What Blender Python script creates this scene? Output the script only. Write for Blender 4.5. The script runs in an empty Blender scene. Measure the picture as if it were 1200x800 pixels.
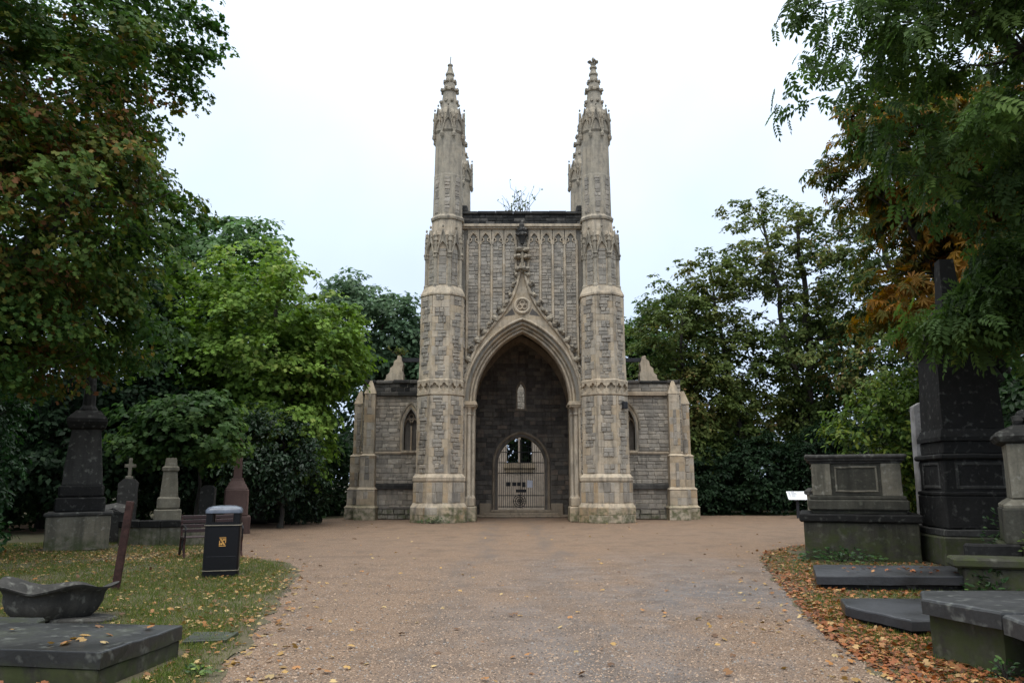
import bpy, math, random
import numpy as np
from mathutils import Vector, Matrix

random.seed(7)
RNG = np.random.default_rng(11)
PI = math.pi
scene = bpy.context.scene
COL = scene.collection

# ------------------------------------------------------------------ camera
cam_d = bpy.data.cameras.new('camera')
cam = bpy.data.objects.new('camera', cam_d); COL.objects.link(cam)
cam_d.sensor_width = 36.0
cam_d.lens = 27.0
cam_d.clip_start = 0.1
cam_d.clip_end = 2000
cam.location = (0, 0, 1.6)
cam.rotation_euler = (math.radians(90 + 10.39), 0, 0)
scene.camera = cam

# ------------------------------------------------------------------ overcast sky
SUN_EL, SUN_AZ = math.radians(58), math.radians(200)
world = bpy.data.worlds.new('World'); scene.world = world
world.use_nodes = True
wn, wl = world.node_tree.nodes, world.node_tree.links
wn.clear()
sky = wn.new('ShaderNodeTexSky'); sky.sky_type = 'NISHITA'; sky.sun_disc = False
sky.sun_elevation = SUN_EL; sky.sun_rotation = SUN_AZ
sky.dust_density = 3.0
bg_sky = wn.new('ShaderNodeBackground'); bg_sky.inputs['Strength'].default_value = 0.06
wl.new(sky.outputs[0], bg_sky.inputs['Color'])
tcw = wn.new('ShaderNodeTexCoord')
sepw = wn.new('ShaderNodeSeparateXYZ'); wl.new(tcw.outputs['Generated'], sepw.inputs[0])
crw = wn.new('ShaderNodeValToRGB'); wl.new(sepw.outputs['Z'], crw.inputs[0])
e = crw.color_ramp.elements
e[0].position = 0.0; e[0].color = (0.40, 0.485, 0.63, 1)
e[1].position = 1.0; e[1].color = (2.6, 2.62, 2.62, 1)
for p, c in ((0.25, (0.45, 0.53, 0.655, 1)), (0.45, (0.52, 0.60, 0.715, 1)), (0.60, (0.62, 0.695, 0.79, 1))):
    q = e.new(p); q.color = c
nzw = wn.new('ShaderNodeTexNoise'); nzw.inputs['Scale'].default_value = 1.7; nzw.inputs['Detail'].default_value = 5
wl.new(tcw.outputs['Generated'], nzw.inputs['Vector'])
mrw = wn.new('ShaderNodeMapRange'); mrw.inputs['From Min'].default_value = 0.3; mrw.inputs['From Max'].default_value = 0.7
mrw.inputs['To Min'].default_value = 0.90; mrw.inputs['To Max'].default_value = 1.30
wl.new(nzw.outputs['Fac'], mrw.inputs['Value'])
bg_cl = wn.new('ShaderNodeBackground')
wl.new(crw.outputs[0], bg_cl.inputs['Color']); wl.new(mrw.outputs[0], bg_cl.inputs['Strength'])
mxw = wn.new('ShaderNodeMixShader'); mxw.inputs[0].default_value = 0.88
wl.new(bg_sky.outputs[0], mxw.inputs[1]); wl.new(bg_cl.outputs[0], mxw.inputs[2])
wo = wn.new('ShaderNodeOutputWorld'); wl.new(mxw.outputs[0], wo.inputs['Surface'])

sun_d = bpy.data.lights.new('sun', 'SUN'); sun = bpy.data.objects.new('sun', sun_d); COL.objects.link(sun)
sun_d.energy = 0.6; sun_d.angle = math.radians(40); sun_d.color = (1.0, 0.97, 0.93)
# direction towards the sun: behind the camera, a little to the left, high
_sd = Vector((-0.25 * math.cos(SUN_EL), -0.97 * math.cos(SUN_EL), math.sin(SUN_EL)))
sun.rotation_euler = _sd.to_track_quat('Z', 'Y').to_euler()

scene.view_settings.view_transform = 'Standard'
scene.view_settings.look = 'None'
scene.view_settings.exposure = 0.80
scene.view_settings.gamma = 1
scene.view_settings.use_curve_mapping = False
try:
    scene.cycles.max_bounces = 6; scene.cycles.diffuse_bounces = 3; scene.cycles.transparent_max_bounces = 6
except Exception:
    pass

# ------------------------------------------------------------------ helpers: objects
def tag(o, label=None, cat=None, group=None, kind=None):
    if label: o['label'] = label
    if cat: o['category'] = cat
    if group: o['group'] = group
    if kind: o['kind'] = kind
    return o

def empty(name, loc=(0, 0, 0), rz=0.0, parent=None):
    o = bpy.data.objects.new(name, None); COL.objects.link(o)
    o.empty_display_size = 0.2
    o.location = loc; o.rotation_euler = (0, 0, rz)
    if parent: o.parent = parent
    return o

def link_mesh(name, me, mat=None, parent=None, loc=None, rot=None):
    o = bpy.data.objects.new(name, me); COL.objects.link(o)
    if mat is not None and len(me.materials) == 0: me.materials.append(mat)
    if parent: o.parent = parent
    if loc is not None: o.location = loc
    if rot is not None: o.rotation_euler = rot
    return o

class MB:
    """collects faces; every face carries a 'tone' number that the materials read as stone-to-stone variation"""
    def __init__(s): s.v = []; s.f = []; s.t = []; s.tone = 0.5; s.xf = None
    def add(s, vs, fs, tone=None):
        b = len(s.v)
        if s.xf is not None: vs = [tuple(s.xf @ Vector(p)) for p in vs]
        s.v.extend(vs)
        for f in fs:
            s.f.append(tuple(b + i for i in f)); s.t.append(s.tone if tone is None else tone)
    def box(s, x0, x1, y0, y1, z0, z1, tone=None, bev=0.0):
        if bev <= 0:
            s.add([(x0,y0,z0),(x1,y0,z0),(x1,y1,z0),(x0,y1,z0),(x0,y0,z1),(x1,y0,z1),(x1,y1,z1),(x0,y1,z1)],
                  [(0,3,2,1),(4,5,6,7),(0,1,5,4),(1,2,6,5),(2,3,7,6),(3,0,4,7)], tone); return
        b = bev
        vs = []
        for (zz, ins) in ((z0, b), (z0 + b, 0), (z1 - b, 0), (z1, b)):
            # eight points a ring: corners cut
            cx = [(x0+b, y0), (x1-b, y0), (x1, y0+b), (x1, y1-b), (x1-b, y1), (x0+b, y1), (x0, y1-b), (x0, y0+b)]
            if ins: cx = [(x0+b+b*.4, y0+b), (x1-b-b*.4, y0+b), (x1-b, y0+b+b*.4), (x1-b, y1-b-b*.4), (x1-b-b*.4, y1-b), (x0+b+b*.4, y1-b), (x0+b, y1-b-b*.4), (x0+b, y0+b+b*.4)]
            vs += [(p[0], p[1], zz) for p in cx]
        fs = [tuple(range(7, -1, -1)), tuple(range(24, 32))]
        for r in range(3):
            for k in range(8):
                a = r*8+k; c = r*8+(k+1) % 8
                fs.append((a, c, c+8, a+8))
        s.add(vs, fs, tone)
    def rings(s, rings, cap0=True, cap1=True, tone=None):
        n = len(rings[0]); vs = [p for r in rings for p in r]; fs = []
        for r in range(len(rings)-1):
            for k in range(n):
                a = r*n+k; c = r*n+(k+1) % n
                fs.append((a, c, c+n, a+n))
        if cap0: fs.append(tuple(range(n-1, -1, -1)))
        if cap1: m = (len(rings)-1)*n; fs.append(tuple(range(m, m+n)))
        s.add(vs, fs, tone)
    def lathe(s, prof, n=8, c=(0, 0), ph=0.0, cap0=True, cap1=True, tone=None):
        rr = []
        for q in prof:
            z, r = q[0], q[1]
            cx = q[2] if len(q) > 2 else c[0]
            rr.append([(cx + r*math.cos(ph+2*PI*k/n), c[1] + r*math.sin(ph+2*PI*k/n), z) for k in range(n)])
        s.rings(rr, cap0, cap1, tone)
    def square(s, prof, c=(0, 0), asp=1.0, tone=None):
        """stack of squares: prof = (z, half width)"""
        s.rings([[(c[0]-h, c[1]-h*asp, z), (c[0]+h, c[1]-h*asp, z), (c[0]+h, c[1]+h*asp, z), (c[0]-h, c[1]+h*asp, z)] for z, h in prof], tone=tone)
    def prism(s, poly, y0, y1, tone=None):
        """poly of (x, z), facing -y when counter-clockwise"""
        n = len(poly)
        vs = [(x, y0, z) for x, z in poly] + [(x, y1, z) for x, z in poly]
        fs = [tuple(range(n)), tuple(range(2*n-1, n-1, -1))]
        for k in range(n): j = (k+1) % n; fs.append((k, k+n, j+n, j))
        s.add(vs, fs, tone)
    def slab(s, poly, z0, z1, tone=None, bev=0.0):
        """poly of (x, y) counter-clockwise"""
        n = len(poly)
        if bev:
            cx = sum(p[0] for p in poly)/n; cy = sum(p[1] for p in poly)/n
            def ins(p, d):
                v = Vector((cx-p[0], cy-p[1])); L = v.length; v = v/L*d*1.3; return (p[0]+v.x, p[1]+v.y)
            s.rings([[(x, y, z0) for x, y in poly], [(x, y, z1-bev) for x, y in poly], [ins(p, bev*.35)+(z1-bev*.3,) for p in poly], [ins(p, bev)+(z1,) for p in poly]], tone=tone)
        else:
            s.rings([[(x, y, z0) for x, y in poly], [(x, y, z1) for x, y in poly]], tone=tone)
    def tube(s, pts, rad, n=6, tone=None, cap=True):
        pts = [Vector(p) for p in pts]
        if not isinstance(rad, (list, tuple)): rad = [rad]*len(pts)
        rr = []; ref = None
        for i, p in enumerate(pts):
            t = (pts[min(i+1, len(pts)-1)] - pts[max(i-1, 0)]); t.normalize()
            if ref is None:
                ref = Vector((0, 0, 1)) if abs(t.z) < .9 else Vector((1, 0, 0))
            u = ref - t*ref.dot(t); u.normalize(); w = t.cross(u); ref = u
            rr.append([tuple(p + (u*math.cos(2*PI*k/n) + w*math.sin(2*PI*k/n))*rad[i]) for k in range(n)])
        s.rings(rr, cap, cap, tone)
    def lump(s, c, r, seed=0, n=6, m=4, rough=.25, tone=None):
        rg = random.Random(seed); rr = []
        for i in range(m+1):
            th = PI*(i+.0)/m
            ring = []
            for k in range(n):
                d = 1 + rough*(rg.random()*2-1)
                st = max(math.sin(th), .12)
                ring.append((c[0]+r[0]*d*st*math.cos(2*PI*k/n), c[1]+r[1]*d*st*math.sin(2*PI*k/n), c[2]-r[2]*math.cos(th)))
            rr.append(ring)
        s.rings(rr, tone=tone)
    def mesh(s, name, smooth=False):
        me = bpy.data.meshes.new(name)
        me.from_pydata(s.v, [], s.f)
        at = me.attributes.new('tone', 'FLOAT', 'FACE'); at.data.foreach_set('value', s.t)
        if smooth: me.polygons.foreach_set('use_smooth', [True]*len(me.polygons))
        me.update(); return me
    def build(s, name, mat, parent=None, loc=None, rot=None, smooth=False):
        return link_mesh(name, s.mesh(name, smooth), mat, parent, loc, rot)

def auto_smooth(o, ang=35):
    me = o.data
    try:
        me.shade_smooth(); me.set_sharp_from_angle(angle=math.radians(ang))
    except Exception: pass
    return o

def np_mesh(name, V, Fc, cols=None, smooth=False):
    """V (n,3), Fc (m,k) faces of one size; cols (m,3) face colours"""
    me = bpy.data.meshes.new(name)
    n, m, k = len(V), len(Fc), Fc.shape[1]
    me.vertices.add(n); me.vertices.foreach_set('co', np.ascontiguousarray(V, dtype=np.float32).ravel())
    me.loops.add(m*k); me.loops.foreach_set('vertex_index', np.ascontiguousarray(Fc, dtype=np.int32).ravel())
    me.polygons.add(m)
    me.polygons.foreach_set('loop_start', np.arange(0, m*k, k, dtype=np.int32))
    me.polygons.foreach_set('loop_total', np.full(m, k, dtype=np.int32))
    if cols is not None:
        at = me.attributes.new('col', 'FLOAT_COLOR', 'FACE')
        c4 = np.ones((m, 4), dtype=np.float32); c4[:, :3] = cols
        at.data.foreach_set('color', c4.ravel())
    if smooth: me.polygons.foreach_set('use_smooth', np.ones(m, dtype=bool))
    me.update(calc_edges=True); me.validate()
    return me

# ------------------------------------------------------------------ helpers: materials
class NT:
    def __init__(s, name):
        s.m = bpy.data.materials.new(name); s.m.use_nodes = True
        s.n = s.m.node_tree.nodes; s.l = s.m.node_tree.links
        s.b = s.n['Principled BSDF']; s.out = s.n['Material Output']
    def new(s, t, **kw):
        x = s.n.new(t)
        for k, v in kw.items():
            if k in x.inputs: x.inputs[k].default_value = v
            else: setattr(x, k, v)
        return x
    def link(s, a, b): s.l.new(a, b)
    def coords(s, scale=(1, 1, 1)):
        tc = s.new('ShaderNodeTexCoord'); mp = s.new('ShaderNodeMapping'); mp.inputs['Scale'].default_value = scale
        s.link(tc.outputs['Object'], mp.inputs[0]); return mp.outputs[0]
    def world_pos(s, scale=(1, 1, 1)):
        g = s.new('ShaderNodeNewGeometry'); mp = s.new('ShaderNodeMapping'); mp.inputs['Scale'].default_value = scale
        s.link(g.outputs['Position'], mp.inputs[0]); return mp.outputs[0]
    def noise(s, vec, scale, detail=4, rough=.55):
        x = s.new('ShaderNodeTexNoise'); x.inputs['Scale'].default_value = scale; x.inputs['Detail'].default_value = detail; x.inputs['Roughness'].default_value = rough
        s.link(vec, x.inputs['Vector']); return x.outputs['Fac']
    def ramp(s, fac, stops, interp='LINEAR'):
        r = s.new('ShaderNodeValToRGB'); r.color_ramp.interpolation = interp
        el = r.color_ramp.elements
        el[0].position, el[0].color = stops[0][0], tuple(stops[0][1])+(1,)
        el[1].position, el[1].color = stops[-1][0], tuple(stops[-1][1])+(1,)
        for p, c in stops[1:-1]: q = el.new(p); q.color = tuple(c)+(1,)
        s.link(fac, r.inputs[0]); return r.outputs[0]
    def mrange(s, v, a, b, c=0., d=1.):
        r = s.new('ShaderNodeMapRange'); r.clamp = True
        for k, x in zip(('From Min', 'From Max', 'To Min', 'To Max'), (a, b, c, d)): r.inputs[k].default_value = x
        s.link(v, r.inputs['Value']); return r.outputs[0]
    def mix(s, fac, a, b, mode='MIX'):
        x = s.new('ShaderNodeMix', data_type='RGBA', blend_type=mode)
        for i, q in ((0, fac), (6, a), (7, b)):
            if isinstance(q, (int, float)): x.inputs[i].default_value = q
            elif isinstance(q, tuple): x.inputs[i].default_value = q+(1,)
            else: s.link(q, x.inputs[i])
        return x.outputs[2]
    def math(s, op, a, b=None):
        x = s.new('ShaderNodeMath', operation=op)
        for i, q in enumerate((a, b)):
            if q is None: continue
            if isinstance(q, (int, float)): x.inputs[i].default_value = q
            else: s.link(q, x.inputs[i])
        return x.outputs[0]
    def attr(s, name='tone', out='Fac'):
        x = s.new('ShaderNodeAttribute'); x.attribute_name = name; return x.outputs[out]
    def bump(s, h, strength=.3, dist=.02):
        x = s.new('ShaderNodeBump'); x.inputs['Strength'].default_value = strength; x.inputs['Distance'].default_value = dist
        s.link(h, x.inputs['Height']); s.link(x.outputs[0], s.b.inputs['Normal'])
    def color(s, c): s.link(c, s.b.inputs['Base Color'])
    def rough(s, r):
        if isinstance(r, (int, float)): s.b.inputs['Roughness'].default_value = r
        else: s.link(r, s.b.inputs['Roughness'])

def stone_mat(name, stops, stain=(.05, .047, .04), stain_amt=.6, lichen=None, moss=None, moss_h=0.0, rough=.85, bump=.35, grain=26.0, streak=True, wet=0.0, stain_lo=.48):
    t = NT(name); v = t.coords(); tone = t.attr('tone')
    n1 = t.noise(v, grain, 5); n2 = t.noise(v, 1.1, 5); n3 = t.noise(v, 5.5, 6, .65)
    k = t.math('ADD', tone, t.math('MULTIPLY', t.math('SUBTRACT', n3, .5), .75))
    base = t.ramp(k, stops)
    base = t.mix(t.mrange(n1, .3, .7, 0, .35), base, tuple(x*.55 for x in stops[0][1]))
    d0 = t.noise(v, .75, 5, .6); base = t.mix(t.mrange(d0, .45, .7, 0, .3), base, t.mix(1., base, (.98, .80, .62), 'MULTIPLY'))
    if streak:
        st = t.noise(t.coords((3.2, 3.2, .35)), 1.6, 5, .6)
        sm = t.math('MULTIPLY', t.mrange(st, stain_lo, stain_lo+.2), t.mrange(n2, .35, .6, .25, 1.))
        base = t.mix(t.math('MULTIPLY', sm, stain_amt), base, stain)
    else:
        base = t.mix(t.math('MULTIPLY', t.mrange(n2, stain_lo, stain_lo+.2), stain_amt), base, stain)
    d2 = t.noise(v, 2.7, 7, .7); base = t.mix(t.mrange(d2, .46, .66, 0, .72*stain_amt), base, tuple(.5*a+.5*b*.45 for a, b in zip(stain, stops[1][1])))
    d3 = t.noise(v, 60, 3, .6); base = t.mix(t.mrange(d3, .55, .75, 0, .35), base, stain)
    if lichen:
        ln = t.noise(v, 9, 3, .5); base = t.mix(t.math('MULTIPLY', t.mrange(ln, .58, .75), .45), base, lichen)
    if moss:
        g = t.new('ShaderNodeNewGeometry'); sp = t.new('ShaderNodeSeparateXYZ'); t.link(g.outputs['Position'], sp.inputs[0])
        mz = t.math('ADD', sp.outputs['Z'], t.math('MULTIPLY', t.math('SUBTRACT', n2, .5), moss_h*2.2))
        mm = t.math('MULTIPLY', t.mrange(mz, moss_h*.55, moss_h, 1., 0.), t.mrange(n3, .38, .6))
        base = t.mix(t.math('MULTIPLY', mm, .8), base, moss)
    t.color(base)
    t.rough(t.mrange(n2, .35, .65, rough, rough-wet) if wet else rough)
    t.b.inputs['Specular IOR Level'].default_value = .12 if not wet else .32
    t.bump(t.math('ADD', t.math('MULTIPLY', n1, .6), n3), bump, .012)
    return t.m

def leaf_mat(name, trans=.38, rough=.55, spec=.14):
    t = NT(name); c = t.attr('col', 'Color'); t.color(c); t.rough(rough); t.b.inputs['Specular IOR Level'].default_value = spec
    tr = t.new('ShaderNodeBsdfTranslucent'); hs = t.new('ShaderNodeHueSaturation', Saturation=1.1, Value=1.25)
    t.link(c, hs.inputs['Color']); t.link(hs.outputs[0], tr.inputs[0])
    mx = t.new('ShaderNodeMixShader'); mx.inputs[0].default_value = trans
    t.link(t.b.outputs[0], mx.inputs[1]); t.link(tr.outputs[0], mx.inputs[2]); t.link(mx.outputs[0], t.out.inputs['Surface'])
    return t.m

def plain_mat(name, c, rough=.5, metal=0.0, spec=.5, var=.25, scale=9., bump=.05):
    t = NT(name); v = t.coords(); n = t.noise(v, scale, 5)
    t.color(t.mix(t.mrange(n, .3, .7), tuple(x*(1-var) for x in c), tuple(min(1, x*(1+var)) for x in c)))
    t.rough(t.mrange(n, .3, .7, min(1, rough+.1), max(.05, rough-.1))); t.b.inputs['Metallic'].default_value = metal; t.b.inputs['Specular IOR Level'].default_value = spec
    t.bump(t.noise(v, scale*6, 3), bump, .004)
    return t.m

M = {}
M['ashlar'] = stone_mat('ashlar_limestone', [(0., (.45, .33, .20)), (.22, (.48, .395, .28)), (.6, (.55, .475, .365)), (1., (.44, .405, .345))], stain=(.13, .122, .108), stain_amt=.75, stain_lo=.46, moss=(.07, .085, .03), moss_h=.75, bump=.25)
M['carved'] = stone_mat('carved_limestone', [(0., (.29, .25, .19)), (.5, (.42, .37, .285)), (1., (.46, .42, .35))], stain=(.10, .095, .085), stain_amt=.85, stain_lo=.44, bump=.5, grain=34)
M['rubble'] = stone_mat('ragstone', [(0., (.24, .22, .188)), (.25, (.32, .293, .25)), (.55, (.38, .348, .296)), (.85, (.42, .375, .305)), (1., (.50, .455, .385))], stain=(.085, .08, .07), stain_amt=.55, moss=(.06, .075, .03), moss_h=.6, bump=.7, grain=22)
M['mortar'] = stone_mat('lime_mortar', [(0., (.21, .195, .165)), (1., (.29, .27, .23))], stain=(.09, .085, .075), stain_amt=.6, bump=.5)
M['black_stone'] = stone_mat('blackened_stone', [(0., (.02, .02, .02)), (.5, (.055, .055, .052)), (1., (.16, .15, .135))], stain=(.012, .012, .012), stain_amt=.6, bump=.7)
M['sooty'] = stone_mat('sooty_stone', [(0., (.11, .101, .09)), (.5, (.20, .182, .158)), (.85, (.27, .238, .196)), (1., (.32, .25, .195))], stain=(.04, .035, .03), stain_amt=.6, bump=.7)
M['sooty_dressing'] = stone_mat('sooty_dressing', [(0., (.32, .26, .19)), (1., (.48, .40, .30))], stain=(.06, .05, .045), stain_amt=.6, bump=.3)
M['inner_pale'] = stone_mat('weathered_plaster', [(0., (.40, .34, .28)), (1., (.55, .48, .41))], stain=(.22, .18, .15), stain_amt=.7, bump=.5)
M['grave_dark'] = stone_mat('dark_weathered_stone', [(0., (.014, .014, .0135)), (1., (.042, .04, .037))], stain=(.012, .012, .011), stain_amt=.7, lichen=(.15, .15, .13), stain_lo=.45)
M['iron'] = plain_mat('black_iron', (.015, .015, .016), .5, .3, .4)
M['steel'] = plain_mat('painted_black_steel', (.012, .013, .016), .55)

# ------------------------------------------------------------------ the setting: ground, gravel court, grass
def inside(poly, x, y):
    px = np.array([p[0] for p in poly]); py = np.array([p[1] for p in poly])
    x = np.asarray(x)[..., None]; y = np.asarray(y)[..., None]
    qx, qy = np.roll(px, -1), np.roll(py, -1)
    cr = ((py > y) != (qy > y)) & (x < (qx-px)*(y-py)/(qy-py+1e-12)+px)
    return (cr.sum(-1) % 2) == 1

def smooth_poly(pts, it=3):
    for _ in range(it):
        q = []
        for i in range(len(pts)):
            a, b = pts[i], pts[(i+1) % len(pts)]
            q += [(a[0]*.75+b[0]*.25, a[1]*.75+b[1]*.25), (a[0]*.25+b[0]*.75, a[1]*.25+b[1]*.75)]
        pts = q
    return pts

def ragged(pts, amp, seed):
    rg = random.Random(seed); out = []
    for i, a in enumerate(pts):
        b = pts[(i+1) % len(pts)]
        n = max(1, int(math.dist(a, b)/.22))
        for k in range(n):
            f = k/n; out.append((a[0]+(b[0]-a[0])*f+rg.uniform(-amp, amp), a[1]+(b[1]-a[1])*f+rg.uniform(-amp, amp)))
    return out

def sheet(name, poly, z, mat):
    me = bpy.data.meshes.new(name); me.from_pydata([(x, y, z) for x, y in poly], [], [tuple(range(len(poly)))]); me.update()
    o = link_mesh(name, me, mat); tag(o, kind='structure'); return o

def ground_mat():
    t = NT('woodland_floor'); v = t.world_pos()
    n = t.noise(v, 2.5, 6); n2 = t.noise(v, 30, 4)
    c = t.ramp(n, [(.3, (.03, .026, .015)), (.5, (.05, .045, .02)), (.62, (.045, .06, .02)), (.75, (.08, .055, .028))])
    c = t.mix(t.mrange(n2, .4, .7, 0, .5), c, (.09, .06, .03)); t.color(c); t.rough(.95); t.bump(n2, .6, .03)
    return t.m

def gravel_mat():
    t = NT('gravel'); v = t.world_pos()
    vo = t.new('ShaderNodeTexVoronoi'); vo.inputs['Scale'].default_value = 62; t.link(v, vo.inputs['Vector'])
    v2 = t.new('ShaderNodeTexVoronoi'); v2.inputs['Scale'].default_value = 150; t.link(v, v2.inputs['Vector'])
    sep = t.new('ShaderNodeSeparateColor'); t.link(vo.outputs['Color'], sep.inputs[0])
    sep2 = t.new('ShaderNodeSeparateColor'); t.link(v2.outputs['Color'], sep2.inputs[0])
    stops = [(0., (.04, .024, .014)), (.2, (.13, .077, .043)), (.5, (.215, .13, .073)), (.72, (.27, .17, .098)), (.88, (.16, .12, .09)), (1., (.36, .27, .18))]
    a = t.ramp(sep.outputs[0], stops); b = t.ramp(sep2.outputs[0], stops)
    c = t.mix(t.mrange(t.noise(v, 9, 3), .42, .58), a, b)
    # worn wheel tracks and wet hollows where the grey sub-base shows
    big = t.noise(t.world_pos((1.0, .45, 1)), .42, 5, .6)
    sp = t.new('ShaderNodeSeparateXYZ'); t.link(v, sp.inputs[0])
    side = t.math('MULTIPLY', t.mrange(sp.outputs['X'], -1.6, 1.4), t.mrange(sp.outputs['Y'], 19., 11.))
    worn = t.math('MULTIPLY', t.mrange(big, .38, .56), t.math('ADD', t.math('MULTIPLY', side, .80), .06))
    c = t.mix(worn, c, t.mix(t.mrange(sep2.outputs[1], .2, .9), (.065, .062, .063), (.155, .145, .14)))
    dirt = t.noise(v, 1.3, 6, .6)
    c = t.mix(t.mrange(dirt, .48, .70, 0, .6), c, (.085, .056, .036))
    # two faint wheel tracks bending towards the gate, kept bare by traffic
    wob = t.math('MULTIPLY', t.math('SUBTRACT', t.noise(t.world_pos((.0, 1., 0.)), .12, 2), .5), 3.0)
    for cx_ in (-.75, .85):
        dx = t.math('ABSOLUTE', t.math('SUBTRACT', t.math('ADD', sp.outputs['X'], wob), cx_))
        tr = t.math('MULTIPLY', t.mrange(dx, .16, .42, 1., 0.), t.mrange(t.noise(t.world_pos((2., .5, 1)), 1.4, 5, .65), .40, .60, 0., .55))
        c = t.mix(tr, c, t.mix(t.mrange(sep2.outputs[1], .2, .9), (.065, .052, .044), (.15, .12, .098)))
    t.color(c)
    wet = t.math('MULTIPLY', worn, t.mrange(t.noise(v, 2.0, 5), .45, .6))
    t.rough(t.mrange(wet, 0, .8, .82, .3))
    h = t.math('ADD', t.math('MULTIPLY', vo.outputs['Distance'], -1.), t.math('MULTIPLY', v2.outputs['Distance'], -.5))
    bm = t.new('ShaderNodeBump'); bm.inputs['Distance'].default_value = .012
    t.link(t.mrange(wet, 0, 1, .9, .3), bm.inputs['Strength']); t.link(h, bm.inputs['Height']); t.link(bm.outputs[0], t.b.inputs['Normal'])
    return t.m

def turf_mat():
    t = NT('turf_soil'); v = t.world_pos(); n = t.noise(v, 1.6, 5); n2 = t.noise(v, 40, 3)
    c = t.ramp(n, [(.3, (.055, .042, .024)), (.5, (.07, .062, .028)), (.7, (.09, .078, .036))])
    c = t.mix(t.mrange(n2, .45, .7, 0, .6), c, (.10, .075, .04)); t.color(c); t.rough(.95); t.bump(n2, .6, .02)
    return t.m

M['ground'] = ground_mat(); M['gravel'] = gravel_mat(); M['turf'] = turf_mat()
sheet('ground', [(-900, -60), (900, -60), (900, 1500), (-900, 1500)], 0.0, M['ground'])
GRAVEL = [(-2.0, -20), (-2.1, 2), (-2.2, 5), (-2.5, 7), (-3.0, 10), (-3.6, 13), (-3.95, 14.6), (-4.5, 16.0), (-6.2, 17.6), (-7.2, 19.5), (-7.9, 21.2), (-11, 24), (-20, 27), (-20, 31),
          (-12, 32.2), (-8.6, 33.4), (-7, 39), (7, 40), (12, 39.2), (20, 39.6), (40, 36), (40, 26), (16, 22.5), (9.5, 21.3), (7.4, 20.4), (6.0, 18.6), (5.3, 16.8), (4.6, 13.8), (3.95, 11.0), (3.35, 8.4), (3.2, 6.6), (3.1, 4), (3.0, -20)]
GP = ragged(GRAVEL, .10, 4)
sheet('gravel_court', GP, 0.006, M['gravel'])
LAWN = [(-2.0, -6), (-2.1, 2), (-2.2, 5), (-2.5, 7), (-3.0, 10), (-3.6, 13), (-3.95, 14.6), (-4.5, 16.0), (-6.2, 17.6), (-7.2, 19.5), (-7.9, 21.2), (-14, 21.2), (-15, 14), (-14, -6)]
LAWN = [(x+.02 if x < -1 and y < 16 and x > -5 else x, y) for x, y in LAWN]
VERGE = [(7.5, 20.5), (6.0, 18.7), (5.25, 16.8), (4.5, 13.8), (3.85, 11.0), (3.3, 8.4), (3.1, 6.6), (3.0, 4), (3.0, -6), (14, -6), (14, 20.5)]
LP_, VP_ = ragged(LAWN, .09, 5), ragged(VERGE, .09, 6)
sheet('lawn', LP_, 0.011, M['turf'])
sheet('grass_verge', VP_, 0.0105, M['turf'])

# ------------------------------------------------------------------ the chapel
CX, CY = 0.444, 32.3
chapel = empty('gothic_chapel', (CX, CY, 0))
tag(chapel, 'ruined grey and buff stone gothic chapel with two tall front turrets', 'chapel')
STONES = []      # (area, kind, parent, verts, faces, tone)
SR = random.Random(21)

def frame(o, ang):
    """panel frame: o on the face, u to the right seen from outside, n outward; ang=0 faces -y"""
    u = Vector((math.cos(ang), math.sin(ang), 0)); n = Vector((math.sin(ang), -math.cos(ang), 0))
    return Vector(o), u, n

def put_stone(fr, x0, x1, z0, z1, kind, parent, proud=(.015, .04), bev=.015, jit=.011, tone=None, weight=1.0):
    o, u, n = fr
    g = .004 if kind == 'ashlar_block' else .007
    pts = [(x0+g, z0+g), (x1-g, z0+g), (x1-g, z1-g), (x0+g, z1-g)]
    cxm, czm = (x0+x1)/2, (z0+z1)/2
    back, mid, front = [], [], []
    pr = SR.uniform(*proud)
    for (x, z) in pts:
        x += SR.uniform(-jit, jit); z += SR.uniform(-jit, jit)
        xi = x + (bev if x < cxm else -bev)*SR.uniform(.6, 1.5); zi = z + (bev if z < czm else -bev)*SR.uniform(.6, 1.5)
        back.append(o + u*x + Vector((0, 0, z)) - n*.03)
        mid.append(o + u*x + Vector((0, 0, z)) + n*pr*.45)
        front.append(o + u*xi + Vector((0, 0, zi)) + n*pr*SR.uniform(.85, 1.15))
    vs = [tuple(p) for p in back+mid+front]
    fs = [(8, 9, 10, 11)]
    for k in range(4):
        j = (k+1) % 4
        fs += [(k, j, j+4, k+4), (k+4, j+4, j+8, k+8)]
    STONES.append(((x1-x0)*(z1-z0)*weight, kind, parent, vs, fs, SR.random() if tone is None else tone))

def courses(fr, parent, z0, z1, spans, h=(.15, .23), l=(.18, .5), kind='stone', weight=1.0, **kw):
    """random coursed walling; spans(za, zb) gives the free (x0, x1) stretches of the course"""
    z = z0
    while z < z1-.03:
        hh = SR.uniform(*h)
        if z+hh > z1-.07: hh = z1-z
        for (a, b) in spans(z, z+hh):
            if b-a < .03: continue
            x = a
            while x < b-.01:
                w = SR.uniform(*l)
                if x+w > b-.10: w = b-x
                if hh > .17 and w < .34 and SR.random() < .25 and kind == 'stone':
                    s = hh*SR.uniform(.4, .6)
                    put_stone(fr, x, x+w, z, z+s, kind, parent, weight=weight, **kw); put_stone(fr, x, x+w, z+s, z+hh, kind, parent, weight=weight, **kw)
                else: put_stone(fr, x, x+w, z, z+hh, kind, parent, weight=weight, **kw)
                x += w
        z += hh

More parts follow.
